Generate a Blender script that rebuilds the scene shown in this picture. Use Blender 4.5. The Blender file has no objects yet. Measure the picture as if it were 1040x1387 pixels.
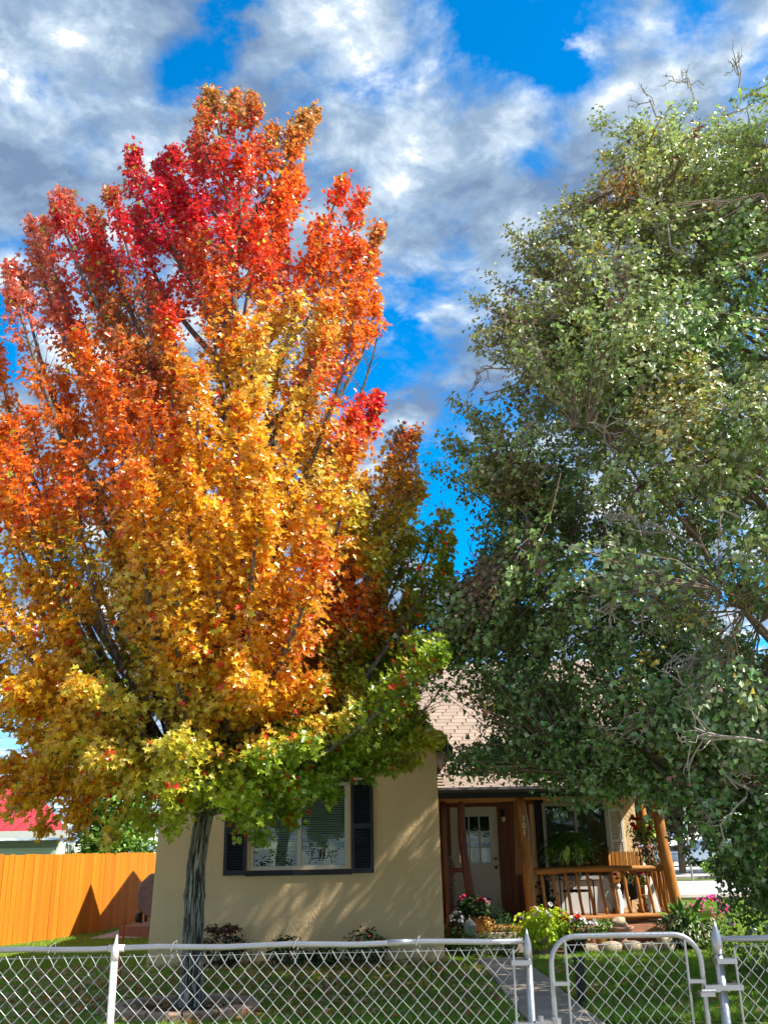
import bpy, math, random
import numpy as np
from mathutils import Vector, Matrix, noise as mnoise
random.seed(7); rng = np.random.default_rng(11)
S = bpy.context.scene
COL = S.collection
R = math.radians

# ------------------------------------------------------------------ camera
PITCH, ROLL, FOC, HC = R(19.5), R(1.1), 1290.0, 1.55
F_ = np.array([0, math.cos(PITCH), math.sin(PITCH)])
U0 = np.array([0, -math.sin(PITCH), math.cos(PITCH)])
R0 = np.array([1.0, 0, 0])
UP = math.cos(ROLL)*U0 + math.sin(ROLL)*R0
RT = math.cos(ROLL)*R0 - math.sin(ROLL)*U0
CAM = np.array([0, 0, HC])
cd = bpy.data.cameras.new('camera'); cam = bpy.data.objects.new('camera', cd); COL.objects.link(cam)
M = Matrix.Identity(4)
for i in range(3):
    M[i][0] = RT[i]; M[i][1] = UP[i]; M[i][2] = -F_[i]; M[i][3] = CAM[i]
cam.matrix_world = M
cd.sensor_fit = 'VERTICAL'; cd.sensor_height = 36; cd.lens = FOC/1387*36
cd.clip_start = 0.05; cd.clip_end = 3000
S.camera = cam

def project(P):
    d = np.asarray(P, float) - CAM
    z = d @ F_
    return 520+FOC*(d @ RT)/z, 693.5-FOC*(d @ UP)/z
def at(px, py, Y):
    r = F_ + RT*(px-520)/FOC - UP*(py-693.5)/FOC
    return CAM + r*(Y/r[1])
def gnd(px, py, z=0.0):
    r = F_ + RT*(px-520)/FOC - UP*(py-693.5)/FOC
    return CAM + r*((z-HC)/r[2])

# ------------------------------------------------------------------ light
SUN = np.array([1.0, -0.36, 1.14]); SUN /= np.linalg.norm(SUN)
elev = math.asin(SUN[2]); azim = math.atan2(SUN[0], SUN[1])
sd = bpy.data.lights.new('sun', 'SUN'); sd.energy = 3.8; sd.angle = R(0.5); sd.color = (1, 0.95, 0.86)
so = bpy.data.objects.new('sun', sd); COL.objects.link(so)
so.rotation_euler = Vector(SUN).to_track_quat('Z', 'Y').to_euler(); so.location = (20, -5, 25)

W = bpy.data.worlds.new('World'); S.world = W; W.use_nodes = True
wt = W.node_tree; wt.nodes.clear(); WN = wt.nodes.new; WL = wt.links.new
def wmath(op, a, b=None, c=None):
    n = WN('ShaderNodeMath'); n.operation = op
    for i, v in enumerate((a, b, c)):
        if v is None: continue
        if isinstance(v, (int, float)): n.inputs[i].default_value = v
        else: WL(v, n.inputs[i])
    return n.outputs[0]
sky = WN('ShaderNodeTexSky'); sky.sky_type = 'NISHITA'; sky.sun_disc = False
sky.sun_elevation = elev; sky.sun_rotation = azim; sky.altitude = 1800; sky.air_density = 1.0; sky.dust_density = 0.4; sky.ozone_density = 2.5
hs = WN('ShaderNodeHueSaturation'); hs.inputs['Saturation'].default_value = 1.55; hs.inputs['Value'].default_value = 0.88
hs.inputs['Hue'].default_value = 0.495
WL(sky.outputs[0], hs.inputs['Color'])
tc = WN('ShaderNodeTexCoord'); sep = WN('ShaderNodeSeparateXYZ'); WL(tc.outputs['Generated'], sep.inputs[0])
zz = wmath('ADD', wmath('MAXIMUM', sep.outputs[2], 0.0), 0.16)
cx = wmath('DIVIDE', sep.outputs[0], zz); cy = wmath('DIVIDE', sep.outputs[1], zz)
cmb = WN('ShaderNodeCombineXYZ'); WL(cx, cmb.inputs[0]); WL(cy, cmb.inputs[1])
def wnoise(scale, detail, off, rough=0.55, dist=0.0):
    mp = WN('ShaderNodeMapping'); mp.inputs['Location'].default_value = off; WL(cmb.outputs[0], mp.inputs['Vector'])
    n = WN('ShaderNodeTexNoise'); n.inputs['Scale'].default_value = scale; n.inputs['Detail'].default_value = detail
    n.inputs['Roughness'].default_value = rough; n.inputs['Distortion'].default_value = dist
    WL(mp.outputs[0], n.inputs['Vector']); return n.outputs['Fac']
dens = wnoise(3.1, 9, (3.1, 1.7, 0), 0.58, 0.25)
fine = wnoise(6.5, 8, (1.3, 4.4, 5), 0.62, 0.3)
hmod = wmath('ADD', wmath('MULTIPLY', wmath('SUBTRACT', wnoise(3.7, 7, (7.3, 2.2, 1), 0.6, 0.2), 0.5), 8.0), 0.85)
dens = wmath('ADD', wmath('ADD', wmath('MULTIPLY', wmath('SUBTRACT', dens, 0.5), 2.4), wmath('MULTIPLY', wmath('SUBTRACT', fine, 0.5), 1.5)), 0.775)
# breaks in the cloud deck
for hx, hy, hr, ha in ((300, 45, 75, .75), (345, 10, 60, .5), (235, 115, 35, .45), (720, 30, 75, .7), (775, 80, 45, .5), (650, 5, 45, .45),
                       (725, 215, 40, .2), (745, 170, 30, .2), (560, 140, 70, .25), (0, 430, 45, .8), (0, 505, 35, .6), (575, 440, 60, .45), (480, 525, 45, .7), (520, 400, 40, .35),
                       (600, 560, 50, .35), (650, 710, 85, .9), (600, 660, 60, .8), (960, 20, 45, .3)):
    d = F_ + RT*(hx-520)/FOC - UP*(hy-693.5)/FOC; d /= np.linalg.norm(d)
    vm = WN('ShaderNodeVectorMath'); vm.operation = 'DOT_PRODUCT'; WL(tc.outputs['Generated'], vm.inputs[0]); vm.inputs[1].default_value = d
    w = (hr*.8/FOC)**2
    g = wmath('POWER', 2.718, wmath('MULTIPLY', wmath('SUBTRACT', vm.outputs['Value'], 1.0), 1.7/w))
    dens = wmath('SUBTRACT', dens, wmath('MULTIPLY', wmath('MULTIPLY', g, ha*.85), wmath('MINIMUM', wmath('MAXIMUM', hmod, 0.05), 1.6)))
mr = WN('ShaderNodeMapRange'); mr.interpolation_type = 'SMOOTHSTEP'
WL(dens, mr.inputs['Value']); mr.inputs['From Min'].default_value = 0.30; mr.inputs['From Max'].default_value = 0.86
b1 = wmath('ADD', wnoise(4.6, 6, (0.4, 8.2, 2), 0.5, 0.1), wmath('MULTIPLY', wmath('SUBTRACT', wnoise(12.0, 6, (2.4, 1.2, 8), 0.6, 0.2), 0.5), 0.8))
ramp = WN('ShaderNodeValToRGB'); WL(b1, ramp.inputs[0])
e = ramp.color_ramp.elements
e[0].position = 0.34; e[0].color = (0.14, 0.21, 0.335, 1)
e[1].position = 0.71; e[1].color = (1.0, 1.0, 1.0, 1)
x = e.new(0.50); x.color = (0.25, 0.345, 0.47, 1)
x = e.new(0.62); x.color = (0.48, 0.57, 0.67, 1)
WSTR = 0.14
cb = WN('ShaderNodeVectorMath'); cb.operation = 'SCALE'; WL(ramp.outputs[0], cb.inputs[0]); cb.inputs['Scale'].default_value = 0.56/WSTR
mx = WN('ShaderNodeMixRGB'); WL(mr.outputs[0], mx.inputs[0]); WL(hs.outputs[0], mx.inputs[1]); WL(cb.outputs[0], mx.inputs[2])
bg = WN('ShaderNodeBackground'); bg.inputs['Strength'].default_value = WSTR; WL(mx.outputs[0], bg.inputs[0])
wo = WN('ShaderNodeOutputWorld'); WL(bg.outputs[0], wo.inputs[0])
S.view_settings.view_transform = 'Standard'; S.view_settings.look = 'None'; S.view_settings.gamma = 1
S.view_settings.use_curve_mapping = False; S.view_settings.exposure = 1.45

# ------------------------------------------------------------------ materials
MATS = {}
def mat(name, col, rough=0.7, spec=0.3, metal=0.0, var=0.0, vscale=5.0, stretch=(1, 1, 1), bump=0.0, bscale=20.0, col2=None, transl=0.0, attr=False, detail=4, objvar=0.0):
    if name in MATS: return MATS[name]
    m = bpy.data.materials.new(name); m.use_nodes = True; nt = m.node_tree; N = nt.nodes.new; L = nt.links.new
    p = nt.nodes['Principled BSDF']; out = nt.nodes['Material Output']
    p.inputs['Roughness'].default_value = rough; p.inputs['Specular IOR Level'].default_value = spec; p.inputs['Metallic'].default_value = metal
    p.inputs['Base Color'].default_value = (*col, 1)
    src = None
    if attr:
        a = N('ShaderNodeAttribute'); a.attribute_name = 'col'; src = a.outputs['Color']
        L(src, p.inputs['Base Color'])
    if var > 0 or bump > 0:
        t = N('ShaderNodeTexCoord'); mp = N('ShaderNodeMapping'); mp.inputs['Scale'].default_value = stretch; L(t.outputs['Object'], mp.inputs[0])
    if var > 0 or objvar > 0:
        mixn = N('ShaderNodeMixRGB'); c2 = col2 or tuple(c*0.45 for c in col)
        mixn.inputs[1].default_value = (*col, 1); mixn.inputs[2].default_value = (*c2, 1)
        if var > 0:
            n = N('ShaderNodeTexNoise'); n.inputs['Scale'].default_value = vscale; n.inputs['Detail'].default_value = detail; L(mp.outputs[0], n.inputs[0])
            r_ = N('ShaderNodeMapRange'); r_.inputs['From Min'].default_value = 0.35; r_.inputs['From Max'].default_value = 0.68; r_.inputs['To Max'].default_value = var
            L(n.outputs['Fac'], r_.inputs['Value']); L(r_.outputs[0], mixn.inputs[0])
        else: mixn.inputs[0].default_value = 0
        o = mixn.outputs[0]
        if objvar > 0:
            oi = N('ShaderNodeObjectInfo'); h = N('ShaderNodeHueSaturation')
            r2 = N('ShaderNodeMapRange'); r2.inputs['To Min'].default_value = 1-objvar; r2.inputs['To Max'].default_value = 1+objvar
            L(oi.outputs['Random'], r2.inputs['Value']); L(r2.outputs[0], h.inputs['Value']); L(o, h.inputs['Color']); o = h.outputs[0]
        L(o, p.inputs['Base Color']); src = o
    if bump > 0:
        n = N('ShaderNodeTexNoise'); n.inputs['Scale'].default_value = bscale; n.inputs['Detail'].default_value = 5; L(mp.outputs[0], n.inputs[0])
        b = N('ShaderNodeBump'); b.inputs['Strength'].default_value = bump; b.inputs['Distance'].default_value = 0.02
        L(n.outputs['Fac'], b.inputs['Height']); L(b.outputs[0], p.inputs['Normal'])
    if transl > 0:
        tr = N('ShaderNodeBsdfTranslucent'); ms = N('ShaderNodeMixShader'); ms.inputs[0].default_value = transl
        if src is not None: L(src, tr.inputs[0])
        else: tr.inputs[0].default_value = (*col, 1)
        L(p.outputs[0], ms.inputs[1]); L(tr.outputs[0], ms.inputs[2]); L(ms.outputs[0], out.inputs[0])
    MATS[name] = m; return m

def glassmat():
    m = bpy.data.materials.new('window_glass'); m.use_nodes = True; nt = m.node_tree; nt.nodes.clear(); N = nt.nodes.new; L = nt.links.new
    g = N('ShaderNodeBsdfGlossy'); g.inputs['Roughness'].default_value = 0.02; t = N('ShaderNodeBsdfTransparent'); t.inputs[0].default_value = (.85, .92, .9, 1)
    f = N('ShaderNodeFresnel'); f.inputs[0].default_value = 1.7; ms = N('ShaderNodeMixShader'); o = N('ShaderNodeOutputMaterial')
    L(f.outputs[0], ms.inputs[0]); L(t.outputs[0], ms.inputs[1]); L(g.outputs[0], ms.inputs[2]); L(ms.outputs[0], o.inputs[0]); return m
GLASS = glassmat()

stucco = mat('stucco', (.86, .62, .34), .9, .2, var=.75, vscale=1.6, stretch=(1, 1, .6), bump=.6, bscale=34, col2=(.74, .52, .28), detail=9)
white_paint = mat('white_paint', (.74, .73, .68), .5, .4, var=.15, vscale=8)
door_paint = mat('door_paint', (.74, .69, .58), .5, .4, var=.12, vscale=4)
navy = mat('dark_shutter_paint', (.018, .022, .034), .5, .4, var=.3, vscale=9)
trim_dark = mat('dark_trim', (.022, .026, .034), .6, .3)
log_wood = mat('log_wood', (.50, .20, .03), .38, .5, var=.75, vscale=3.5, stretch=(5, 5, .7), bump=.35, bscale=12, col2=(.20, .055, .012))
log_wood_h = mat('log_wood_rail', (.48, .20, .045), .38, .5, var=.75, vscale=3.5, stretch=(.7, 5, 5), bump=.35, bscale=12, col2=(.21, .062, .015))
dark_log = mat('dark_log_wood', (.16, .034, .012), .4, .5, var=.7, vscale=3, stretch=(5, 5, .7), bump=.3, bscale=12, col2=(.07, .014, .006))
panel_wood = mat('panel_wood', (.20, .055, .015), .45, .4, var=.6, vscale=4, stretch=(6, 6, .5), bump=.2, bscale=15, col2=(.10, .024, .008), objvar=.25)
fence_wood = mat('fence_wood', (.58, .195, .008), .65, .25, var=.65, vscale=2.2, stretch=(7, 7, .35), bump=.4, bscale=25, col2=(.52, .13, .012), objvar=.16, detail=6)
shingle_m = mat('roof_shingle', (.36, .275, .215), .9, .15, var=.5, vscale=14, bump=.6, bscale=90, col2=(.28, .21, .165), objvar=.13)
brick_m = mat('brick', (.50, .20, .11), .85, .2, var=.5, vscale=18, bump=.4, bscale=60, col2=(.33, .12, .07), objvar=.2)
concrete = mat('concrete', (.46, .38, .31), .9, .2, var=.4, vscale=3, bump=.3, bscale=70, col2=(.25, .2, .16))
ring_m = mat('edging_block_concrete', (.42, .27, .19), .9, .2, var=.4, vscale=8, bump=.4, bscale=60, objvar=.12)
asphalt = mat('asphalt', (.50, .48, .45), .9, .2, var=.3, vscale=1.5, bump=.2, bscale=60)
galv = mat('galvanised_steel', (.34, .36, .38), .34, .5, metal=.75, var=.5, vscale=14, bump=.1, bscale=60, col2=(.27, .28, .30))
galv_w = mat('weathered_post_paint', (.74, .74, .71), .5, .5, metal=.1, var=.55, vscale=30, stretch=(1, 1, .5), bump=.2, bscale=70, col2=(.34, .28, .22))
wire_m = mat('galvanised_wire', (.42, .44, .43), .45, .5, metal=.55)
soil = mat('soil', (.09, .055, .035), .95, .1, var=.5, vscale=12, bump=.6, bscale=40)
lawn_m = mat('lawn_ground', (.06, .12, .015), .95, .1, var=.8, vscale=1.3, bump=.6, bscale=60, col2=(.16, .21, .035), detail=8)
blade_m = mat('grass_blade', (.1, .2, .02), .55, .3, attr=True, transl=.35)
leaf_m = mat('maple_leaf', (.5, .1, .02), .30, 1.0, attr=True, transl=.5)
hleaf_m = mat('hawthorn_leaf', (.1, .2, .02), .30, 1.0, attr=True, transl=.28)
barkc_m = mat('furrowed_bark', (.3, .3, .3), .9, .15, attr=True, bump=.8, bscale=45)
plant_m = mat('plant_leaf', (.1, .2, .02), .5, .4, attr=True, transl=.3)
bark_m = mat('maple_bark', (.22, .19, .165), .9, .15, var=.95, vscale=9, stretch=(3.2, 3.2, .42), bump=1.0, bscale=16, col2=(.045, .04, .04), detail=6)
bark2_m = mat('hawthorn_bark', (.23, .165, .115), .85, .2, var=.6, vscale=9, stretch=(3, 3, 1), bump=.6, bscale=30)
terracotta = mat('terracotta', (.52, .22, .085), .75, .25, var=.35, vscale=9)
stone_m = mat('border_stone', (.50, .40, .27), .9, .2, var=.7, vscale=9, bump=.7, bscale=25, col2=(.26, .20, .13), objvar=.2)
black_metal = mat('black_metal', (.012, .012, .013), .4, .5)
white_cer = mat('white_ceramic', (.78, .77, .74), .4, .4, var=.15, vscale=15)
brass = mat('aged_brass', (.16, .08, .03), .35, .5, metal=.8)
interior = mat('dark_interior', (.03, .032, .03), .9, .1)
blind_m = mat('window_blind', (.66, .74, .68), .7, .2)
def flat(name, c, rough=.6, **k): return mat(name, c, rough, .3, **k)

# ------------------------------------------------------------------ mesh helpers
ORG = {}
def origin(o): return ORG.get(o.name, np.zeros(3)) if o is not None else np.zeros(3)
def link(o, parent=None):
    COL.objects.link(o)
    if parent is not None: o.parent = parent
    return o
def thing(name, label, cat, loc, group=None):
    o = bpy.data.objects.new(name, None); o.empty_display_size = .1; link(o); o.location = tuple(loc)
    o['label'] = label; o['category'] = cat
    if group: o['group'] = group
    ORG[o.name] = np.array(loc, float); return o
class MB:
    def __init__(s): s.v = []; s.f = []; s.n = 0
    def add(s, vs, fs):
        vs = np.asarray(vs, float); s.v.append(vs); k = s.n
        s.f.extend([tuple(int(i)+k for i in f) for f in fs]); s.n += len(vs); return s
    def box(s, c, d, rz=0, rx=0, ry=0):
        h = np.array(d, float)/2
        v = np.array([(x, y, z) for x in (-1, 1) for y in (-1, 1) for z in (-1, 1)], float)*h
        if rz or rx or ry:
            m = np.array((Matrix.Rotation(rz, 3, 'Z') @ Matrix.Rotation(ry, 3, 'Y') @ Matrix.Rotation(rx, 3, 'X'))); v = v @ m.T
        return s.add(v+np.array(c, float), [(0, 1, 3, 2), (4, 6, 7, 5), (0, 4, 5, 1), (2, 3, 7, 6), (0, 2, 6, 4), (1, 5, 7, 3)])
    def b2(s, a, b):
        a = np.array(a, float); b = np.array(b, float); return s.box((a+b)/2, np.abs(b-a))
    def tube(s, path, rad, seg=8, cap=True, wob=0.0):
        P = np.asarray(path, float); n = len(P); rad = np.broadcast_to(np.asarray(rad, float), (n,))
        T = np.gradient(P, axis=0); T /= (np.linalg.norm(T, axis=1, keepdims=True)+1e-9)
        ref = np.array([0, 0, 1.0]) if abs(T[0][2]) < .9 else np.array([1.0, 0, 0])
        a = np.linspace(0, 2*math.pi, seg, endpoint=False); V = []
        u = np.cross(T[0], ref); u /= np.linalg.norm(u)
        for i in range(n):
            u = u - T[i]*(u @ T[i]); u /= (np.linalg.norm(u)+1e-9); w = np.cross(T[i], u)
            rr = rad[i]*(1+wob*rng.standard_normal(seg)) if wob else rad[i]*np.ones(seg)
            V.append(P[i]+np.outer(np.cos(a)*rr, u)+np.outer(np.sin(a)*rr, w))
        V = np.concatenate(V); Fs = []
        for i in range(n-1):
            for j in range(seg):
                k = (j+1) % seg; Fs.append((i*seg+j, i*seg+k, (i+1)*seg+k, (i+1)*seg+j))
        if cap: Fs.append(tuple(range(seg))[::-1]); Fs.append(tuple((n-1)*seg+j for j in range(seg)))
        return s.add(V, Fs)
    def lathe(s, prof, c, seg=20):
        a = np.linspace(0, 2*math.pi, seg, endpoint=False); V = []
        for r, z in prof: V.append(np.stack([np.cos(a)*r, np.sin(a)*r, np.full(seg, z)], 1)+np.array(c, float))
        V = np.concatenate(V); Fs = []
        for i in range(len(prof)-1):
            for j in range(seg): k = (j+1) % seg; Fs.append((i*seg+j, i*seg+k, (i+1)*seg+k, (i+1)*seg+j))
        Fs.append(tuple(range(seg))[::-1]); Fs.append(tuple((len(prof)-1)*seg+j for j in range(seg)))
        return s.add(V, Fs)
    def prism(s, poly, y0, y1):      # poly in XZ, extruded along Y
        n = len(poly); V = [(x, y0, z) for x, z in poly]+[(x, y1, z) for x, z in poly]
        Fs = [tuple(range(n)), tuple(range(n, 2*n))[::-1]]+[(i, i+n, (i+1) % n+n, (i+1) % n) for i in range(n)]
        return s.add(V, Fs)
    def ball(s, c, r, seg=12, rings=8, jit=0.0):
        prof = []; V = []; c = np.array(c, float); r = np.broadcast_to(np.asarray(r, float), (3,))
        for i in range(rings+1):
            t = math.pi*i/rings
            for j in range(seg):
                a = 2*math.pi*j/seg; V.append((math.sin(t)*math.cos(a), math.sin(t)*math.sin(a), math.cos(t)))
        V = np.array(V)
        if jit: V *= (1+jit*np.array([mnoise.noise(Vector(v*1.7)+Vector(c*3)) for v in V]))[:, None]
        Fs = [(i*seg+j, (i+1)*seg+j, (i+1)*seg+(j+1) % seg, i*seg+(j+1) % seg) for i in range(rings) for j in range(seg)]
        return s.add(V*r+c, Fs)
    def build(s, name, m, parent=None, smooth=False, kind=None, label=None):
        V = np.concatenate(s.v)-origin(parent)
        me = bpy.data.meshes.new(name); me.from_pydata(V.tolist(), [], s.f); me.materials.append(m)
        if smooth: me.polygons.foreach_set('use_smooth', [True]*len(me.polygons))
        me.update(); o = bpy.data.objects.new(name, me); link(o, parent)
        if parent is not None: ORG[o.name] = origin(parent)
        if kind: o['kind'] = kind
        if label: o['label'] = label
        return o
def solo(o, label, cat, group=None):
    o['label'] = label; o['category'] = cat
    if group: o['group'] = group
    # put the object's origin at the base of its mesh
    me = o.data; n = len(me.vertices); a = np.empty(n*3); me.vertices.foreach_get('co', a); a = a.reshape(-1, 3)
    b = np.array([(a[:, 0].min()+a[:, 0].max())/2, (a[:, 1].min()+a[:, 1].max())/2, a[:, 2].min()])
    me.vertices.foreach_set('co', (a-b).ravel()); me.update(); o.location = tuple(b); ORG[o.name] = b
    return o
def bevel(o, w=.005, seg=2):
    b = o.modifiers.new('bevel', 'BEVEL'); b.width = w; b.segments = seg; b.limit_method = 'ANGLE'; return o
def piece(name, me, loc, parent, rot=(0, 0, 0), scale=(1, 1, 1)):
    o = bpy.data.objects.new(name, me); link(o, parent); o.location = tuple(np.array(loc)-origin(parent)); o.rotation_euler = rot; o.scale = scale
    return o
def boxmesh(name, d, m, bev=0.0):
    import bmesh
    bm = bmesh.new(); bmesh.ops.create_cube(bm, size=1); bmesh.ops.scale(bm, vec=d, verts=bm.verts)
    if bev: bmesh.ops.bevel(bm, geom=list(bm.edges), offset=bev, segments=1, affect='EDGES')
    me = bpy.data.meshes.new(name); bm.to_mesh(me); bm.free(); me.materials.append(m); return me
def dup(root, loc, label=None):
    r = root.copy(); COL.objects.link(r); r.location = tuple(loc); ORG[r.name] = np.array(loc, float)
    if label: r['label'] = label
    for c in root.children:
        d = c.copy(); COL.objects.link(d); d.parent = r
        for g in c.children:
            h = g.copy(); COL.objects.link(h); h.parent = d
    return r

# vectorised leaf cloud.  template: verts (k,3) in leaf space (x width, y length, z lift), faces list
def halves(pts, fold):
    # pts: right-hand outline from base(0,0) to tip(0,1)
    right = [(x, y, abs(x)*fold) for x, y in pts]; left = [(-x, y, abs(x)*fold) for x, y in pts[1:-1]]
    v = right+left; n = len(pts)
    fr = tuple(range(n)); fl = (0,)+tuple(range(n, n+len(left)))+(n-1,)
    return np.array(v), [fr, fl[::-1]]
MAPLE = halves([(0, 0), (.20, -.06), (.50, .12), (.26, .30), (.62, .62), (.22, .60), (0, 1.06)], .38)
LOBED = halves([(0, 0), (.14, .30), (.46, .66), (0, 1)], .45)
OVAL = halves([(0, 0), (.28, .35), (.2, .75), (0, 1)], .35)
STRAP = halves([(0, 0), (.07, .35), (.06, .8), (0, 1)], .5)
PETAL = halves([(0, 0), (.4, .5), (.3, .9), (0, 1)], .1)
def leafcloud(name, pos, nrm, tip, size, tmpl, cols, m, parent, kind='stuff', droop=0.0):
    tv, tf = tmpl; k = len(tv); n = len(pos)
    nrm = nrm/(np.linalg.norm(nrm, axis=1, keepdims=True)+1e-9)
    tip = tip-nrm*np.sum(tip*nrm, 1, keepdims=True); tip /= (np.linalg.norm(tip, axis=1, keepdims=True)+1e-9)
    sid = np.cross(tip, nrm); size = np.broadcast_to(size, (n,))
    curl = -0.25*tv[:, 1]**2
    V = pos[:, None, :]+size[:, None, None]*(tv[None, :, 0:1]*sid[:, None, :]+tv[None, :, 1:2]*tip[:, None, :]+(tv[:, 2]+curl)[None, :, None]*nrm[:, None, :])
    if droop: V[:, :, 2] -= droop*size[:, None]*(tv[None, :, 1]**2)
    V = V.reshape(-1, 3)-origin(parent)
    ls = np.array([len(f) for f in tf]); fl = np.concatenate([np.array(f) for f in tf])
    loops = (fl[None, :]+(np.arange(n)*k)[:, None]).ravel()
    tot = np.tile(ls, n); start = np.concatenate([[0], np.cumsum(tot)[:-1]])
    me = bpy.data.meshes.new(name); me.vertices.add(len(V)); me.vertices.foreach_set('co', V.ravel())
    me.loops.add(len(loops)); me.loops.foreach_set('vertex_index', loops.astype(np.int32))
    me.polygons.add(len(tot)); me.polygons.foreach_set('loop_start', start.astype(np.int32))
    me.update(calc_edges=True)
    at_ = me.color_attributes.new('col', 'FLOAT_COLOR', 'POINT')
    c = np.ones((n, k, 4)); c[:, :, :3] = cols[:, None, :]; at_.data.foreach_set('color', c.ravel())
    me.materials.append(m); o = bpy.data.objects.new(name, me); link(o, parent)
    if kind: o['kind'] = kind
    if parent is not None: ORG[o.name] = origin(parent)
    return o
def inpoly(x, y, poly):
    x = np.asarray(x); y = np.asarray(y); r = np.zeros(x.shape, bool); n = len(poly); j = n-1
    for i in range(n):
        xi, yi = poly[i]; xj, yj = poly[j]
        c = ((yi > y) != (yj > y)) & (x < (xj-xi)*(y-yi)/((yj-yi) if yj != yi else 1e-9)+xi); r ^= c; j = i
    return r

# ================================================================== GROUND
def sheet(name, pts, m, z=0.0, kind='structure'):
    o = MB().add([(x, y, z) for x, y in pts], [tuple(range(len(pts)))]).build(name, m); o['kind'] = kind; return o
sheet('lawn', [(-400, -60), (400, -60), (400, 600), (-400, 600)], lawn_m)
wk = MB()
walk = bpy.data.objects.new('walkway', None); link(walk); walk['kind'] = 'structure'; walk.location = (1.52, 5.3, 0); ORG['walkway'] = np.array([1.52, 5.3, 0])
slab = boxmesh('slab', (.66, .985, .06), concrete, .006)
for i in range(10): piece('slab', slab, (1.57+.012*math.sin(i*2), 5.8+i*1.0, .0+.003*(i % 2)), walk, rot=(0, 0, .004*(i % 3-1)))
sheet('pavement', [(-60, 1.2), (60, 1.2), (60, 4.9), (-60, 4.9)], concrete, .02)
sheet('street', [(-120, -16), (120, -16), (120, 1.1), (-120, 1.1)], asphalt, .008)
sheet('road', [(7.2, 30.5), (60, 24.5), (160, 60), (160, 96), (4, 96), (4.6, 34)], asphalt, .012)
k = MB(); k.tube([(6.4, 30.3, .07), (12, 29.6, .07), (20, 28.6, .07), (60, 24, .07)], .09, 6); o = k.build('kerb', concrete); o['kind'] = 'structure'
k = MB(); k.box((24, 46, .07), (44, .5, .14), rz=-.05); o = k.build('kerb', concrete); o['kind'] = 'structure'
sheet('verge', [(6, 45), (60, 42), (60, 47), (6, 50)], lawn_m, .03)
sheet('driveway', [(-6.0, 20.2), (-3.3, 20.2), (-3.3, 27), (-6.0, 27)], concrete, .006)

# ================================================================== HOUSE
H = thing('house', 'tan stucco house with a front gable, dark window shutters and a log porch', 'house', (0.6, 14.9, 0))
HL, HR, HY = -3.40, 0.72, 14.9
wx0, wx1, wz0, wz1 = -2.07, -0.62, 1.29, 2.52
def prismwall(mb, poly): mb.prism(poly, HY, HY+.22)
w = MB()
AP = (-1.33, 5.12); EV = 3.02
w.prism([(HL-.10, 0), (wx0, 0), (wx0, 3.02), (HL, 3.02)], HY, HY+.2)
w.prism([(wx1, 0), (HR+.03, 0), (HR, 3.02), (wx1, 3.02)], HY, HY+.2)
w.prism([(wx0, 0), (wx1, 0), (wx1, wz0), (wx0, wz0)], HY, HY+.2)
w.prism([(wx0, wz1), (wx1, wz1), (wx1, 3.02), (wx0, 3.02)], HY, HY+.2)
w.prism([(HL, 3.02), (HR, 3.02), AP], HY, HY+.2)
w.b2((HR-.2, HY+.2, 0), (HR, 19.5, 3.0)); w.b2((HL, HY+.2, 0), (HL+.2, 19.5, 3.0))
# main body: porch back wall with openings handled by parts standing proud
w.b2((HR, 18.85, .0), (4.62, 19.05, 3.0)); w.b2((4.42, 19.05, 0), (4.62, 25, 3.0))
w.b2((HL, 24.85, 0), (4.42, 25, 3.0)); w.b2((HL, 19.5, 0), (HL+.2, 24.85, 3.25))
w.add([(4.6, 18.9, 3.0), (4.6, 25, 3.0), (4.6, 22.1, 5.5)], [(0, 1, 2)])
w.build('wall', stucco, H)
# horizontal band across the gable
MB().b2((HL+.05, HY-.03, 3.20), (HR-.42, HY-.001, 3.29)).build('gable_band', trim_dark, H)
# roof of the front gable
rf = MB(); sl = (AP[1]+.16-2.98)/(0.90-AP[0])
def gz(x, add=0): return AP[1]+.16+add-sl*abs(x-AP[0])
for sgn in (-1, 1):
    xe = AP[0]+sgn*2.26
    V = [(AP[0], 14.52, gz(AP[0])), (xe, 14.52, gz(xe)), (xe, 20.5, gz(xe)), (AP[0], 20.5, gz(AP[0]))]
    V2 = [(a, b, c-.1) for a, b, c in V]
    rf.add(V+V2, [(0, 1, 2, 3), (4, 7, 6, 5), (0, 4, 5, 1), (1, 5, 6, 2), (2, 6, 7, 3)])
ROOF = rf.build('roof', mat('roof_underlay', (.30, .2, .15), .9, .1), H)
tr_ = MB()
for sgn in (-1, 1):
    xe = AP[0]+sgn*2.28
    tr_.prism([(AP[0], gz(AP[0])+.01), (xe, gz(xe)+.01), (xe, gz(xe)-.15), (AP[0], gz(AP[0])-.15)], 14.46, 14.515)
tr_.build('rake_board', trim_dark, H)
e_ = MB()
for sgn in (-1, 1):
    xe = AP[0]+sgn*2.285
    e_.prism([(AP[0], gz(AP[0])+.035), (xe, gz(xe)+.035), (xe, gz(xe)+.013), (AP[0], gz(AP[0])+.013)], 14.44, 14.56)
e_.build('drip_edge', flat('drip_edge_metal', (.30, .36, .40), .4), H)
s_ = MB(); s_.b2((.705, 14.52, 2.9), (.9, 19.0, 2.94)); s_.build('soffit', trim_dark, H)
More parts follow.
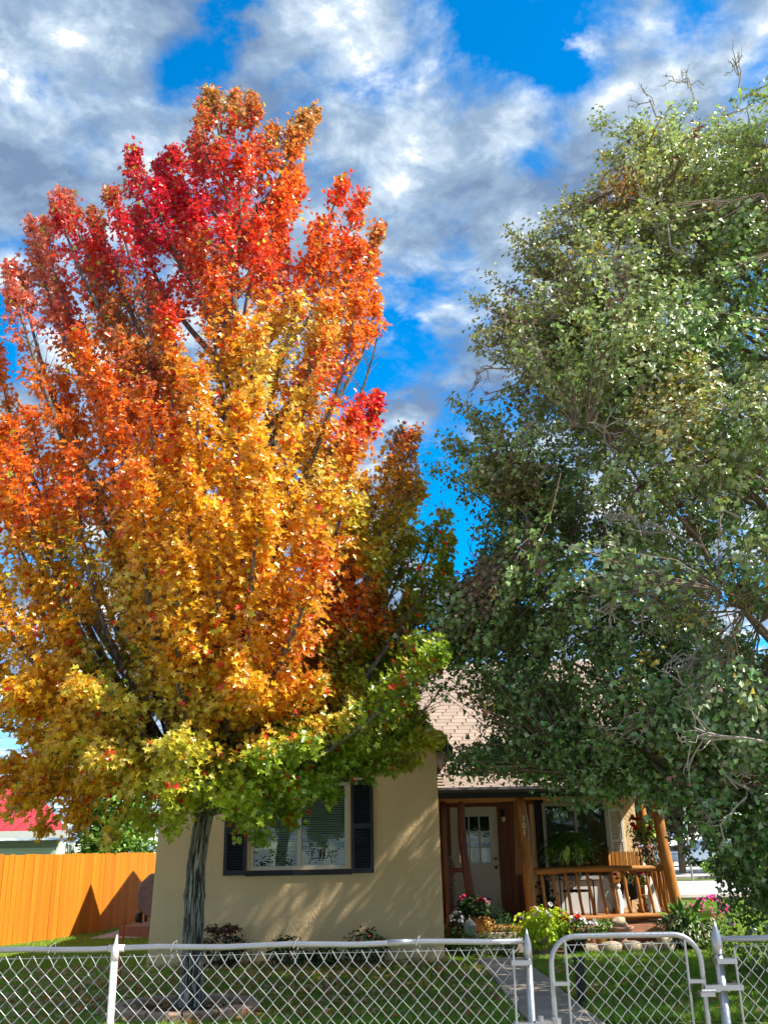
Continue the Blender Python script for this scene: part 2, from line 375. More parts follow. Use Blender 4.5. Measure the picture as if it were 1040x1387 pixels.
# main roof + porch roof substrate
PE, PZ = 16.25, 2.47   # eave
MBk, MZ = 18.75, 3.06   # break
RY, RZ = 22.2, 5.62    # ridge
XL, XR = .60, 5.0
sub = MB()
def slab3(mb, pts, t=.07):
    V = pts+[(a, b, c-t) for a, b, c in pts]; n = len(pts)
    mb.add(V, [tuple(range(n)), tuple(range(n, 2*n))[::-1]]+[(i, i+n, (i+1) % n+n, (i+1) % n) for i in range(n)])
slab3(sub, [(HR+.0, PE, PZ), (XR, PE, PZ), (XR, MBk, MZ), (HR+.0, MBk, MZ)])
slab3(sub, [(-1.1, MBk+.002, MZ), (XR, MBk+.002, MZ), (XR, RY, RZ), (-1.1, RY, RZ)])
slab3(sub, [(-1.1, RY+.002, RZ), (XR, RY+.002, RZ), (XR, 25.4, 2.9), (-1.1, 25.4, 2.9)])
# unseen side wing; its two low gables are shaped to shadow the side fence
for gp in ([(19.35, 3.12), (20.15, 4.08), (20.60, 3.25)], [(20.5, 3.27), (22.65, 4.01), (25.2, 2.95)]):
    y0, yp, y1 = gp; V = []
    for X in (-3.5, -.9): V += [(X, y, z) for y, z in gp]
    sub.add(V, [(0, 1, 2), (3, 5, 4), (0, 3, 4, 1), (1, 4, 5, 2), (2, 5, 3, 0)])
sub.build('roof_deck', MATS['roof_underlay'], ROOF)
# shingles: separate tabs, the 300 that show largest as parts, the rest joined
def shingle_pos():
    out = []
    def plane(ya, za, yb, zb, x0f, x1):
        L = math.hypot(yb-ya, zb-za); n = int(L/.143); a = math.atan2(zb-za, yb-ya)
        for i in range(n):
            t = (i+.25)/n; y = ya+(yb-ya)*t; z = za+(zb-za)*t; off = (i % 2)*.155+rng.uniform(-.02, .02)
            xx = x0f(z)+off*0; x = x0f(z)-.3+off
            while x < x1-.1:
                if x > x0f(z)-.02: out.append((x+.15, y, z, a))
                x += .31
    plane(PE, PZ, MBk, MZ, lambda z: HR+.03, XR); plane(MBk, MZ, RY, RZ, lambda z: HR-.9*max(0, z-3.0)/1.1, XR)
    return out
sp = shingle_pos()
sm = boxmesh('shingle', (.297, .19, .014), shingle_m, .003)
sp.sort(key=lambda q: abs(project((q[0], q[1], q[2]))[0]-640)+.5*abs(project((q[0], q[1], q[2]))[1]-1000))
nv = np.array([(0, 0, 0)]); rest = MB()
for i, (x, y, z, a) in enumerate(sp):
    lift = .012
    p = (x, y, z+lift+.004)
    if i < 300: piece('shingle', sm, p, ROOF, rot=(a-.05, 0, rng.uniform(-.01, .01)), scale=(rng.uniform(.96, 1), rng.uniform(.92, 1.05), 1))
    else: rest.box(p, (.297, .19, .014), rx=a-.05)
rest.build('shingle_field', shingle_m, ROOF, kind='stuff')
MB().b2((HR+.02, PE-.05, PZ-.16), (XR, PE-.002, PZ+.005)).build('fascia', trim_dark, H)
MB().tube([(HR+.02, PE-.10, PZ-.03), (XR, PE-.10, PZ-.05)], .045, 8).build('gutter', flat('gutter_metal', (.07, .06, .055), .4), H)
MB().add([(HR, PE, PZ-.14), (XR-.2, PE, PZ-.14), (XR-.2, 18.85, PZ+.04), (HR, 18.85, PZ+.04)], [(0, 3, 2, 1)]).build('porch_ceiling', panel_wood, H)

# window with sliding sashes
WN_ = MB()
fw = .055
for a, b in (((wx0, wz0), (wx1, wz0+fw)), ((wx0, wz1-fw), (wx1, wz1)), ((wx0, wz0+fw), (wx0+fw, wz1-fw)), ((wx1-fw, wz0+fw), (wx1, wz1-fw)), ((-1.375, wz0+fw), (-1.315, wz1-fw))):
    WN_.b2((a[0], HY+.02, a[1]), (b[0], HY+.11, b[1]))
WIN = WN_.build('window', mat('window_frame_vinyl', (.60, .55, .43), .5, .4), H); bevel(WIN, .006)
for a, b in ((wx0+fw, -1.375), (-1.315, wx1-fw)):
    MB().b2((a, HY+.06, wz0+fw), (b, HY+.066, wz1-fw)).build('pane', GLASS, WIN)
fr = MB()
for a, b in ((wx0+fw, -1.375), (-1.315, wx1-fw)):
    pass
MB().b2((wx0-.06, HY-.035, wz0-.075), (wx1+.06, HY+.019, wz0-.001)).build('sill', trim_dark, WIN)
MB().b2((wx0-.04, HY-.02, wz1+.001), (wx1+.04, HY+.0, wz1+.06)).build('header', trim_dark, WIN)
bl = MB()
for i in range(34): bl.box(((wx0+wx1)/2, HY+.15, wz0+.07+i*.034), (wx1-wx0-.1, .028, .003), rx=R(50))
bl.build('blind', blind_m, WIN, kind='stuff')
rm = MB(); rm.b2((wx0-.1, HY+.19, wz0-.1), (wx1+.1, HY+.2, wz1+.1)); rm.build('room_behind', mat('room_wall', (.15, .19, .17), .9, .1), WIN)
# decal: two small birds on a branch, black, at the bottom of the right sash
dk = flat('black_decal', (.008, .008, .008), .7)
dc = MB(); yb = HY+.055
def stroke(pts, r): dc.tube([(x, yb, z) for x, z in pts], r, 5)
stroke([(-1.21, 1.37), (-1.16, 1.44), (-1.17, 1.55), (-1.20, 1.62)], .006); stroke([(-1.17, 1.50), (-1.13, 1.57)], .005); stroke([(-1.18, 1.47), (-1.24, 1.52)], .005)
stroke([(-1.16, 1.43), (-1.06, 1.45), (-.95, 1.44), (-.88, 1.53), (-.79, 1.55)], .006); stroke([(-.86, 1.36), (-.88, 1.46), (-.84, 1.53)], .006); stroke([(-.85, 1.46), (-.78, 1.50)], .004)
for x in (-1.035, -.985):
    bd = MB(); bd.ball((x, yb, 1.50), (.020, .006, .050), 8, 6); bd.ball((x+.008, yb, 1.555), (.016, .006, .018), 8, 5); bd.tube([(x-.005, yb, 1.47), (x-.02, yb, 1.40)], .007, 5); bd.build('bird_decal', dk, WIN, label='small black bird decal on the window')
for k_ in range(26):
    q = rng.uniform(0, 1); x = -1.25+.5*q; z = 1.37+.22*rng.random()
    dc.ball((x, yb, z), (.012, .004, .008), 6, 4)
for k_ in range(40):
    x = -1.98+.55*rng.random(); z = 1.36+.18*rng.random()**1.5
    dc.ball((x, yb, z), (.018, .004, .010), 6, 4)
dc.build('twig_decal', dk, WIN, kind='stuff', label='black decal of leafy twigs along the window bottom')
# shutters
for sx in (-2.45, -.58):
    sh = MB(); z0, z1 = wz0-.06, wz1+.02; w_ = .335
    sh.b2((sx, HY-.045, z0), (sx+.05, HY-.002, z1)); sh.b2((sx+w_-.05, HY-.045, z0), (sx+w_, HY-.002, z1))
    for za, zb in ((z0, z0+.07), (z1-.07, z1), ((z0+z1)/2-.035, (z0+z1)/2+.035)): sh.b2((sx+.051, HY-.045, za), (sx+w_-.051, HY-.002, zb))
    so_ = sh.build('shutter', navy, H)
    lv = MB()
    for (za, zb) in ((z0+.07, (z0+z1)/2-.035), ((z0+z1)/2+.035, z1-.07)):
        n_ = int((zb-za)/.034)
        for i in range(n_): lv.box((sx+w_/2, HY-.022, za+.018+i*.034), (w_-.1, .034, .007), rx=R(-40))
    lv.b2((sx+.05, HY-.008, z0+.02), (sx+w_-.05, HY-.003, z1-.02))
    lv.build('louvre', navy, so_, kind='stuff')

# ------------------------------------------------------- porch back wall
BY = 18.85
pw = boxmesh('plank', (.135, .03, 2.15), panel_wood, .006)
PORCH = MB().b2((HR+.02, 16.75, .30), (4.62, BY-.002, .385)).build('porch', mat('porch_floor_boards', (.22, .12, .07), .7, .3, var=.4, vscale=6), H)
for x in list(np.arange(.80, 1.08, .14))+list(np.arange(2.14, 2.66, .14)): piece('plank', pw, (x, BY-.017, 1.46), PORCH)
hm = MB(); hm.b2((HR+.02, BY-.05, 2.30), (2.72, BY-.003, 2.52)); hm.build('lintel', panel_wood, PORCH)
# door
dx0, dx1, dz0, dz1 = 1.13, 2.01, .40, 2.27
d_ = MB(); lx0, lx1, lz0, lz1 = dx0+.15, dx1-.15, 1.28, 2.10
for a, b in (((dx0, dz0), (dx1, lz0)), ((dx0, lz1), (dx1, dz1)), ((dx0, lz0), (lx0, lz1)), ((lx1, lz0), (dx1, lz1))): d_.b2((a[0], BY-.06, a[1]), (b[0], BY-.015, b[1]))
DOOR = d_.build('door', door_paint, H)
MB().b2((lx0, BY-.03, lz0), (lx1, BY-.024, lz1)).build('pane', GLASS, DOOR)
MB().b2((lx0, BY-.012, lz0), (lx1, BY-.004, lz1)).build('door_interior_shade', interior, DOOR)
mu = MB()
for i in (1, 2): x = lx0+(lx1-lx0)*i/3; mu.b2((x-.012, BY-.066, lz0), (x+.012, BY-.03, lz1))
for i in (1, 2): z = lz0+(lz1-lz0)*i/3; mu.b2((lx0, BY-.064, z-.012), (lx1, BY-.031, z+.012))
for a, b in (((lx0-.03, lz0-.03), (lx1+.03, lz0)), ((lx0-.03, lz1), (lx1+.03, lz1+.03)), ((lx0-.03, lz0), (lx0, lz1)), ((lx1, lz0), (lx1+.03, lz1))): mu.b2((a[0], BY-.068, a[1]), (b[0], BY-.06, b[1]))
mu.build('muntin', white_paint, DOOR)
for a, b in ((dx0+.13, dx0+.41), (dx0+.47, dx0+.75)):
    p_ = MB()
    for u, v in (((a, .55), (b, .57)), ((a, 1.10), (b, 1.12)), ((a, .57), (a+.02, 1.10)), ((b-.02, .57), (b, 1.10))): p_.b2((u[0], BY-.068, u[1]), (v[0], BY-.06, v[1]))
    p_.b2((a+.05, BY-.066, .62), (b-.05, BY-.06, 1.05)); p_.build('door_panel', door_paint, DOOR)
kn = MB(); kn.ball((dx1-.07, BY-.11, 1.20), .03); kn.tube([(dx1-.07, BY-.06, 1.20), (dx1-.07, BY-.10, 1.20)], .012); kn.build('handle', brass, DOOR, smooth=True)
kn = MB(); kn.tube([(dx1-.07, BY-.062, 1.35), (dx1-.07, BY-.085, 1.35)], .03, 12); kn.build('deadbolt', brass, DOOR)
fm = MB()
for a, b in (((dx0-.09, dz0), (dx0-.005, dz1+.09)), ((dx1+.005, dz0), (dx1+.10, dz1+.09)), ((dx0-.005, dz1+.004), (dx1+.005, dz1+.09))): fm.b2((a[0], BY-.08, a[1]), (b[0], BY-.002, b[1]))
fm.build('door_frame', panel_wood, H)
# porch picture window
px0, px1, pz0, pz1 = 2.92, 4.03, 1.02, 2.26
pf = MB()
for a, b in (((px0-.06, pz0-.06), (px1+.06, pz0)), ((px0-.06, pz1), (px1+.06, pz1+.06)), ((px0-.06, pz0), (px0, pz1)), ((px1, pz0), (px1+.06, pz1)), ((3.46, pz0), (3.50, pz1))): pf.b2((a[0], BY-.06, a[1]), (b[0], BY-.002, b[1]))
PW = pf.build('window', flat('grey_window_frame', (.42, .42, .41), .5), H)
MB().b2((px0, BY-.03, pz0), (3.46, BY-.025, pz1)).b2((3.50, BY-.03, pz0), (px1, BY-.025, pz1)).build('pane', GLASS, PW)
MB().b2((px0, BY-.012, pz0), (px1, BY-.003, pz1)).build('curtain', mat('dark_curtain', (.20, .22, .15), .9, .1, var=.4, vscale=9, stretch=(4, 1, .3)), PW)
def porch_shutter(x):
    s = MB(); z0, z1 = 1.0, 2.2; s.b2((x, BY-.04, z0), (x+.035, BY-.003, z1)); s.b2((x+.225, BY-.04, z0), (x+.26, BY-.003, z1))
    for za in (z0, (z0+z1)/2, z1-.05): s.b2((x+.036, BY-.04, za), (x+.224, BY-.003, za+.05))
    o_ = s.build('shutter', white_paint, H, label='white louvred shutter at the back of the porch')
    l_ = MB()
    for i in range(34): l_.box((x+.13, BY-.02, z0+.07+i*.033), (.19, .030, .006), rx=R(-35))
    l_.build('louvre', white_paint, o_, kind='stuff')
porch_shutter(4.10)
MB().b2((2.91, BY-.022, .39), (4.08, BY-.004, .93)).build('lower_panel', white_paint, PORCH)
MB().b2((2.72, BY-.02, .39), (2.90, BY-.002, 2.5)).build('dark_wall_panel', trim_dark, PORCH)

# log posts, rails
def logpost(a, b, r0, r1, m=log_wood, name='log_post', parent=None, seg=14, n=14, wob=.02, knots=2):
    a = np.array(a, float); b = np.array(b, float); t = np.linspace(0, 1, n)[:, None]; P = a+(b-a)*t
    L = np.linalg.norm(b-a); ph = rng.uniform(0, 6, 3)
    side = np.stack([np.sin(t[:, 0]*5+ph[0]), np.cos(t[:, 0]*4+ph[1]), np.sin(t[:, 0]*4.4+ph[2])*.6], 1)*.012*min(L, 2); side *= np.minimum(1, 4*np.minimum(t, 1-t))
    rr = r0+(r1-r0)*t[:, 0]; rr = rr*(1+.05*np.sin(t[:, 0]*17+ph[2]))
    mb = MB(); mb.tube(P+side, rr, seg, wob=wob)
    for _ in range(knots):
        i = rng.integers(2, n-2); d = rng.standard_normal(3); T_ = (b-a)/L; d -= T_*(d@T_); d /= np.linalg.norm(d)
        mb.ball(P[i]+side[i]+d*rr[i]*.8, (r0*.45, r0*.45, r0*.5), 8, 5)
    return mb.build(name, m, parent, smooth=True)
FY = 16.78
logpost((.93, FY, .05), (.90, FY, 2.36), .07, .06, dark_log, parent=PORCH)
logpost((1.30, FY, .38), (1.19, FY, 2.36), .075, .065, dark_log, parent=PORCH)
P101 = logpost((2.30, FY, .34), (2.19, FY, 2.34), .092, .085, log_wood, parent=PORCH, knots=3)
ENDP = logpost((4.66, FY, .1), (4.47, FY, 2.34), .098, .085, log_wood, parent=PORCH, knots=4)
logpost((4.72, 18.55, .1), (4.68, 18.6, 2.5), .08, .075, log_wood, parent=PORCH)
bm_ = logpost((.75, FY, 2.33), (4.95, FY, 2.40), .075, .075, log_wood_h, 'beam', PORCH, n=20)
MB().box((2.16, 17.1, 1.72), (.10, .03, 1.22), ry=.03).build('hanging_board', mat('pale_board', (.36, .17, .09), .6, .3, var=.5, vscale=5, stretch=(6, 6, .6)), PORCH)
# house number
def digit(ch, x, z, h, y):
    c = bpy.data.curves.new('digit', 'FONT'); c.body = ch; c.size = h*1.38; c.extrude = .004; c.align_x = 'CENTER'; c.offset = .0035
    o = bpy.data.objects.new('digit', c); link(o)
    dg = bpy.context.evaluated_depsgraph_get(); me = bpy.data.meshes.new_from_object(o.evaluated_get(dg)); bpy.data.objects.remove(o)
    me.materials.clear(); me.materials.append(white_paint)
    q = bpy.data.objects.new('digit', me); link(q, P101 and PORCH); q.location = tuple(np.array([x, y, z])-origin(PORCH)); q.rotation_euler = (R(90), 0, R(4)); return q
for i, ch in enumerate('101'):
    z = 1.955-.112*i; digit(ch, 2.225, z, .088, FY-.098)
# railings
RT0, RB0 = 1.16, .46
logpost((2.32, FY, RT0), (4.62, FY, RT0+.02), .052, .045, log_wood_h, 'top_rail', PORCH, n=18)
logpost((2.30, FY-.02, RB0), (4.58, FY-.02, RB0-.01), .052, .05, log_wood_h, 'bottom_rail', PORCH, n=18)
for i, x in enumerate(np.linspace(2.50, 4.42, 11)):
    j = rng.uniform(-.015, .015); th = rng.uniform(.024, .034)
    logpost((x+.035+j, FY-.01, RB0+.02), (x-.035+j, FY, RT0-.02), th, th*.9, log_wood, 'baluster', PORCH, seg=9, n=8, knots=1)
logpost((4.63, FY+.1, RT0+.02), (4.70, 18.5, RT0+.03), .05, .045, log_wood, 'top_rail', PORCH)
logpost((4.63, FY+.1, RB0), (4.70, 18.5, RB0), .05, .05, log_wood, 'bottom_rail', PORCH)
for i, y in enumerate(np.linspace(16.98, 18.3, 8)):
    logpost((4.66+.01*i, y, RB0), (4.63+.01*i, y, RT0), .028, .026, log_wood, 'baluster', PORCH, seg=9, n=8, knots=1)
logpost((.93, FY, 1.20), (1.27, FY, 1.21), .035, .033, dark_log, 'top_rail', PORCH)
MB().ball((2.23, 16.66, .62), (.01, .01, .01)).build('nail', log_wood, PORCH)
# porch wall light
lt = MB(); lt.box((2.12, BY-.06, 2.16), (.07, .07, .12)); lt.tube([(2.12, BY-.1, 2.2), (2.12, BY-.1, 2.08)], [.05, .035], 10)
o = lt.build('wall_lamp', trim_dark, H)
MB().tube([(2.12, BY-.1, 2.08), (2.12, BY-.1, 2.0)], [.04, .03], 10).build('lamp_shade', white_cer, o)
# brick skirt of the porch
SK = MB().b2((2.45, 16.80, 0), (4.62, 16.95, .30)).build('porch_base', mat('mortar', (.35, .27, .22), .95, .1), H)
bk = boxmesh('brick', (.20, .05, .058), brick_m, .004)
for r_ in range(4):
    for c_ in range(10): piece('brick', bk, (2.57+.213*c_+(.1 if r_ % 2 else 0), 16.782, .04+r_*.070), SK, rot=(0, 0, rng.uniform(-.01, .01)))
# steps
ST = MB()
ST.b2((1.02, 16.15, 0), (2.35, 16.5, .14)); ST.b2((1.0, 16.5, 0), (2.37, 16.76, .27))
STP = ST.build('steps', concrete, H); bevel(STP, .01)
logpost((1.35, 16.62, .33), (2.25, 16.62, .33), .05, .05, log_wood_h, 'step_log', STP)
# right gable end trim
MB().b2((4.63, 18.86, 2.5), (5.0, 25.2, 2.56)).build('soffit', trim_dark, H)

# ================================================================== CHAIN LINK FENCE
CY = 5.3
def wiremesh(ph, z0, z1, s=.072):
    n = int(round((z1-z0)/.0375)); P = []
    for i in range(n+1):
        sx = (1 if (i+ph) % 2 else -1)*s/4
        P.append((sx, (.004 if (i+ph) % 2 else -.004), z1-i*.0375))
    P[0] = (P[0][0]*.6, P[0][1], z1+.012)
    mb = MB(); mb.tube(P, .0021, 5); V = np.concatenate(mb.v)
    me = bpy.data.meshes.new('wire'); me.from_pydata(V.tolist(), [], mb.f); me.materials.append(wire_m); return me
def fabric(par, x0, x1, z0, z1, off=0):
    ms = [wiremesh(0, z0, z1), wiremesh(1, z0, z1)]; n = int(round((x1-x0)/.036))
    base = MB().tube([(x0, CY, z1-.0), (x1, CY, z1-.0)], .0018, 5).tube([(x0, CY, z0+.02), (x1, CY, z0+.02)], .0018, 5).build('mesh_panel', wire_m, par)
    for i in range(n): piece('wire', ms[(i+off) % 2], (x0+.018+i*.036, CY+rng.uniform(-.001, .001), 0), base, rot=(0, rng.uniform(-.004, .004), 0))
def cappedpost(mb, x, ztop, r, cone=.1, rc=None):
    rc = rc or r*1.25
    mb.lathe([(r, -.1), (r, ztop-cone)], (x, CY, 0), 20)
    mb.lathe([(rc, ztop-cone-.055), (rc*1.02, ztop-cone), (rc*.9, ztop-cone*.7), (rc*.45, ztop-cone*.3), (rc*.12, ztop)], (x, CY, 0), 20)
FL = thing('chain_link_fence', 'galvanised chain link fence left of the gate, with a rust-specked post', 'fence', (-.7, CY, 0), 'chain link fence along the pavement')
rp = [(x, CY-.0, 1.10+.004*math.sin(x*9)) for x in np.linspace(-4.2, .66, 30)]
MB().tube(rp, .0140, 12).build('top_rail', galv, FL, smooth=True)
MB().tube([(-.02, CY, 1.103), (.10, CY, 1.103)], .0155, 12).build('rail_sleeve', galv, FL, smooth=True)
# line post, in front of the rail, weathered white
lp = MB(); lp.tube([(-1.40, CY-.03, -.1), (-1.40, CY-.03, 1.06)], .0175, 14, wob=.02)
LP_ = lp.build('line_post', galv_w, FL, smooth=True)
lc = MB(); lc.tube([(-1.40, CY-.03, 1.045), (-1.40, CY-.03, 1.10), (-1.40, CY-.02, 1.125), (-1.398, CY-.015, 1.165)], [.021, .020, .010, .003], 12)
lc.tube([(-1.44, CY, 1.10), (-1.36, CY, 1.10)], .0175, 12); lc.build('post_cap', galv_w, FL, smooth=True)
lp = MB(); lp.tube([(-3.9, CY-.03, -.1), (-3.9, CY-.03, 1.06)], .0235, 14); lp.build('line_post', galv_w, FL, smooth=True)
gp_ = MB(); cappedpost(gp_, .685, 1.155, .0185, .095, .021); gp_.build('terminal_post', galv, FL, smooth=True)
MB().tube([(.61, CY-.01, 1.06), (.60, CY-.01, .05)], .006, 6).build('tension_bar', galv, FL)
for z in (1.0, .72, .40):
    MB().box((.645, CY-.0, z), (.10, .075, .022)).build('brace_band', galv, FL)
fabric(FL, -4.2+.0, .61, .04, 1.06)
ti = MB()
for x in np.arange(-3.6, .6, .62): ti.tube([(x, CY-.024, 1.085), (x+.01, CY-.024, 1.12), (x+.02, CY+.02, 1.13), (x+.02, CY+.024, 1.08), (x+.01, CY, 1.05), (x, CY-.02, 1.07)], .0022, 5)
ti.build('wire_tie', wire_m, FL)
FR = thing('chain_link_fence', 'galvanised chain link fence right of the gate, starting at the pointed post', 'fence', (1.62, CY, 0), 'chain link fence along the pavement')
pr = MB(); cappedpost(pr, 1.645, 1.175, .0225, .10, .027); pr.build('terminal_post', galv, FR, smooth=True)
MB().tube([(1.67, CY, 1.09), (2.4, CY, 1.09), (4.5, CY, 1.085)], .0140, 12).build('top_rail', galv, FR, smooth=True)
MB().tube([(1.725, CY-.01, 1.05), (1.73, CY-.01, .05)], .006, 6).build('tension_bar', galv, FR)
for z in (.99, .87, .45): MB().box((1.675, CY, z), (.13 if z == .87 else .1, .08, .024)).build('brace_band', galv, FR)
fabric(FR, 1.73, 4.4, .04, 1.055, 1)
GT = thing('garden_gate', 'galvanised tube gate with rounded upper corners, between two pointed posts', 'gate', (1.17, CY, 0))
gx0, gx1, gz_ = .80, 1.555, 1.115; rc_ = .13; pth = [(gx0, CY, .06), (gx0, CY, .5), (gx0, CY, gz_-rc_)]
for k_ in range(1, 9): a = math.pi-k_*math.pi/16; pth.append((gx0+rc_+rc_*math.cos(a), CY, gz_-rc_+rc_*math.sin(a)))
pth.append((1.17, CY, gz_+.002))
for k_ in range(0, 9): a = math.pi/2-k_*math.pi/16; pth.append((gx1-rc_+rc_*math.cos(a), CY, gz_-rc_+rc_*math.sin(a)))
pth += [(gx1, CY, .5), (gx1, CY, .06), (1.17, CY, .06), (gx0, CY, .06)]
MB().tube(pth, .0135, 12).build('gate_frame', galv, GT, smooth=True)
for x in (gx0+.075, gx1-.075): MB().tube([(x, CY-.01, 1.09), (x, CY-.01, .08)], .0065, 6).build('tension_bar', galv, GT)
for x in (gx0+.04, gx1-.04):
    for z in (.90, .50): MB().box((x, CY-.005, z), (.085, .045, .016)).build('strap', galv, GT)
fabric(GT, gx0+.075, gx1-.07, .08, 1.075, 0)
l_ = MB(); l_.box((gx1+.03, CY-.03, .868), (.075, .03, .03)); l_.tube([(gx1-.03, CY-.05, .86), (gx1+.04, CY-.05, .86)], .008, 6); l_.box((gx1+.0, CY-.03, .845), (.07, .05, .022)); l_.build('latch', galv, GT)
h_ = MB(); h_.box((.74, CY-.02, .72), (.09, .05, .04)); h_.tube([(.725, CY-.03, .69), (.725, CY-.03, .76)], .014, 8); h_.tube([(.80, CY-.03, .69), (.80, CY-.03, .75)], .026, 8); h_.build('hinge', galv, GT)
h_ = MB(); h_.box((.74, CY-.02, .25), (.09, .05, .04)); h_.build('hinge', galv, GT)

# ================================================================== ORANGE WOOD FENCE (left)
WF = thing('wooden_fence', 'tall orange-stained plank fence along the left side of the yard', 'fence', (-6.07, 21.54, 0))
def wfence(P, Q, n, extra=0):
    P = np.array(P); Q = np.array(Q); d = (Q-P); L = np.linalg.norm(d); a = math.atan2(d[1], d[0]); w_ = L/n
    me = boxmesh('plank', (w_*.965, .022, 1.60), fence_wood, .003)
    for i in range(n):
        c = P+d*(i+.5)/n; piece('plank', me, (c[0]+rng.uniform(-.003, .003), c[1], .78+rng.uniform(-.012, .012)), WF, rot=(rng.uniform(-.004, .004), rng.uniform(-.004, .004), a+rng.uniform(-.03, .03)))
    m2 = (P+Q)/2; nn = np.array([-d[1], d[0]])/L*.045
    for z in (.35, 1.25): MB().box((m2[0]+nn[0], m2[1]+nn[1], z), (L, .04, .09), rz=a).build('fence_rail', fence_wood, WF)
wfence((-8.35, 15.2), (-6.07, 21.54), 48); wfence((-6.07, 21.56), (-5.78, 27.6), 42)
MB().box((-5.93, 24.9, .79), (.05, .012, 1.52), rz=R(88)).build('batten', mat('red_batten', (.35, .05, .02), .6), WF)

# ================================================================== PLANT HELPERS
def cols_for(n, base, var=.25, alt=None, altp=0.0):
    c = np.tile(np.array(base, float), (n, 1))
    if alt is not None: k = rng.random(n) < altp; c[k] = alt
    return np.clip(c*(1+var*rng.standard_normal((n, 1)))*(1+.08*rng.standard_normal((n, 3))), .002, .95)
def bush(par, c, rad, n, size, base, tmpl=OVAL, alt=None, altp=0, name='foliage', hang=0.0, up=.6, var=.25, shell=.45):
    c = np.array(c, float); rad = np.broadcast_to(np.asarray(rad, float), (3,))
    d = rng.standard_normal((n, 3)); d /= np.linalg.norm(d, axis=1, keepdims=True)
    rr = (shell+(1-shell)*rng.random(n)**.6)[:, None]*(1+.18*np.sin(d[:, :1]*7+d[:, 1:2]*5))
    P = c+d*rr*rad; P[:, 2] = np.maximum(P[:, 2], .01)
    nr = d*.7+np.array([0, 0, up])+.5*rng.standard_normal((n, 3)); tip = d+np.array([0, 0, -hang])+.5*rng.standard_normal((n, 3))
    return leafcloud(name, P, nr, tip, size*rng.uniform(.6, 1.25, n), tmpl, cols_for(n, base, var, alt, altp), plant_m, par, droop=hang*.3)
def stems(par, c, rad, n=14, r=.004, m=None):
    mb = MB(); c = np.array(c, float)
    for _ in range(n):
        d = rng.standard_normal(3); d[2] = abs(d[2])+.4; d /= np.linalg.norm(d); e_ = c+d*rad*rng.uniform(.6, 1)
        mb.tube([c, (c+e_)/2+rng.standard_normal(3)*rad*.08, e_], [r, r*.8, r*.4], 5)
    return mb.build('stem', m or mat('green_stem', (.10, .14, .03), .6), par)
FLM = {}
def flower_mesh(col, s, layers=2, npet=7):
    key = (col, s)
    if key in FLM: return FLM[key]
    m = mat('petal_%d' % len(FLM), col, .6, .3, transl=.25); mb = MB(); tv, tf = PETAL
    for l in range(layers):
        for k_ in range(npet):
            a = 2*math.pi*k_/npet+l*.4; el = .25+.5*l; d = np.array([math.cos(a)*math.cos(el), math.sin(a)*math.cos(el), math.sin(el)])
            sd_ = np.array([-math.sin(a), math.cos(a), 0]); nn = np.cross(d, sd_)
            mb.add(tv[:, 0:1]*sd_*s+tv[:, 1:2]*d*s+tv[:, 2:3]*nn*s, tf)
    mb.ball((0, 0, .02*s), s*.22, 6, 4)
    me = bpy.data.meshes.new('flower'); me.from_pydata(np.concatenate(mb.v).tolist(), [], mb.f); me.materials.append(m); FLM[key] = me; return me
def flowers(par, c, rad, n, col, s=.035, front=True):
    me = flower_mesh(col, s); c = np.array(c, float); rad = np.broadcast_to(np.asarray(rad, float), (3,))
    for _ in range(n):
        d = rng.standard_normal(3); d[2] = abs(d[2])*.9
        if front: d[1] = -abs(d[1])
        d /= np.linalg.norm(d); p = c+d*rad*rng.uniform(.95, 1.12)
        piece('flower', me, p, par, rot=(rng.uniform(.2, 1.3), rng.uniform(-.5, .5), rng.uniform(-1, 1)), scale=(rng.uniform(.8, 1.2),)*3)
POTP = [(.62, 0), (.66, .02), (.88, .78), (1.0, .80), (1.02, 1.0), (.9, 1.0), (.84, .86), (.3, .84)]
def pot(par, c, r, h, m=terracotta, prof=POTP, name='pot'): return MB().lathe([(a*r, b*h) for a, b in prof], c, 24).build(name, m, par, smooth=True)
def soil_disc(par, c, r): return MB().lathe([(r*.98, 0), (r*.5, .012), (.01, .015)], c, 16).build('soil', soil, par)

G1 = (.035, .085, .018); G2 = (.07, .15, .02); LIME = (.42, .52, .03); DG = (.015, .045, .012)
# --- in front of the porch
c = gnd(735, 1292)
c = np.array([2.30, 15.75, 0])
t = thing('potted_plant', 'lime green sweet potato vine spilling over a grey tub beside the walkway', 'potted plant', c)
pot(t, c, .20, .26, mat('grey_tub', (.30, .27, .21), .8, .2)); soil_disc(t, c+[0, 0, .22], .17)
stems(t, c+[0, 0, .22], .3, 18); bush(t, c+[0, -.02, .40], (.42, .30, .27), 900, .085, (.55, .68, .04), LOBED, hang=.6, var=.18)
flowers(t, c+[-.02, 0, .5], (.40, .2, .2), 7, (.75, .7, .72), .035); flowers(t, c+[-.22, -.05, .45], (.18, .1, .12), 5, (.22, .12, .32), .03)
c = np.array([2.76, 15.75, 0])
t = thing('flower_pot', 'dark round pot of red and white flowers right of the lime green plant', 'flower pot', c)
pot(t, c, .19, .24, mat('dark_pot', (.02, .02, .02), .5, .4)); soil_disc(t, c+[0, 0, .2], .16); stems(t, c+[0, 0, .2], .26, 14)
bush(t, c+[0, 0, .36], (.28, .2, .2), 420, .06, G1, OVAL, alt=(.12, .2, .05), altp=.4); flowers(t, c+[-.06, -.05, .47], (.16, .12, .1), 8, (.75, .05, .02), .045); flowers(t, c+[.1, 0, .42], (.22, .15, .14), 18, (.78, .74, .76), .035)
c = np.array([3.21, 15.98, .10])
t = thing('potted_plant', 'small green leafy plant in a pale yellow pot on the stone border', 'potted plant', c)
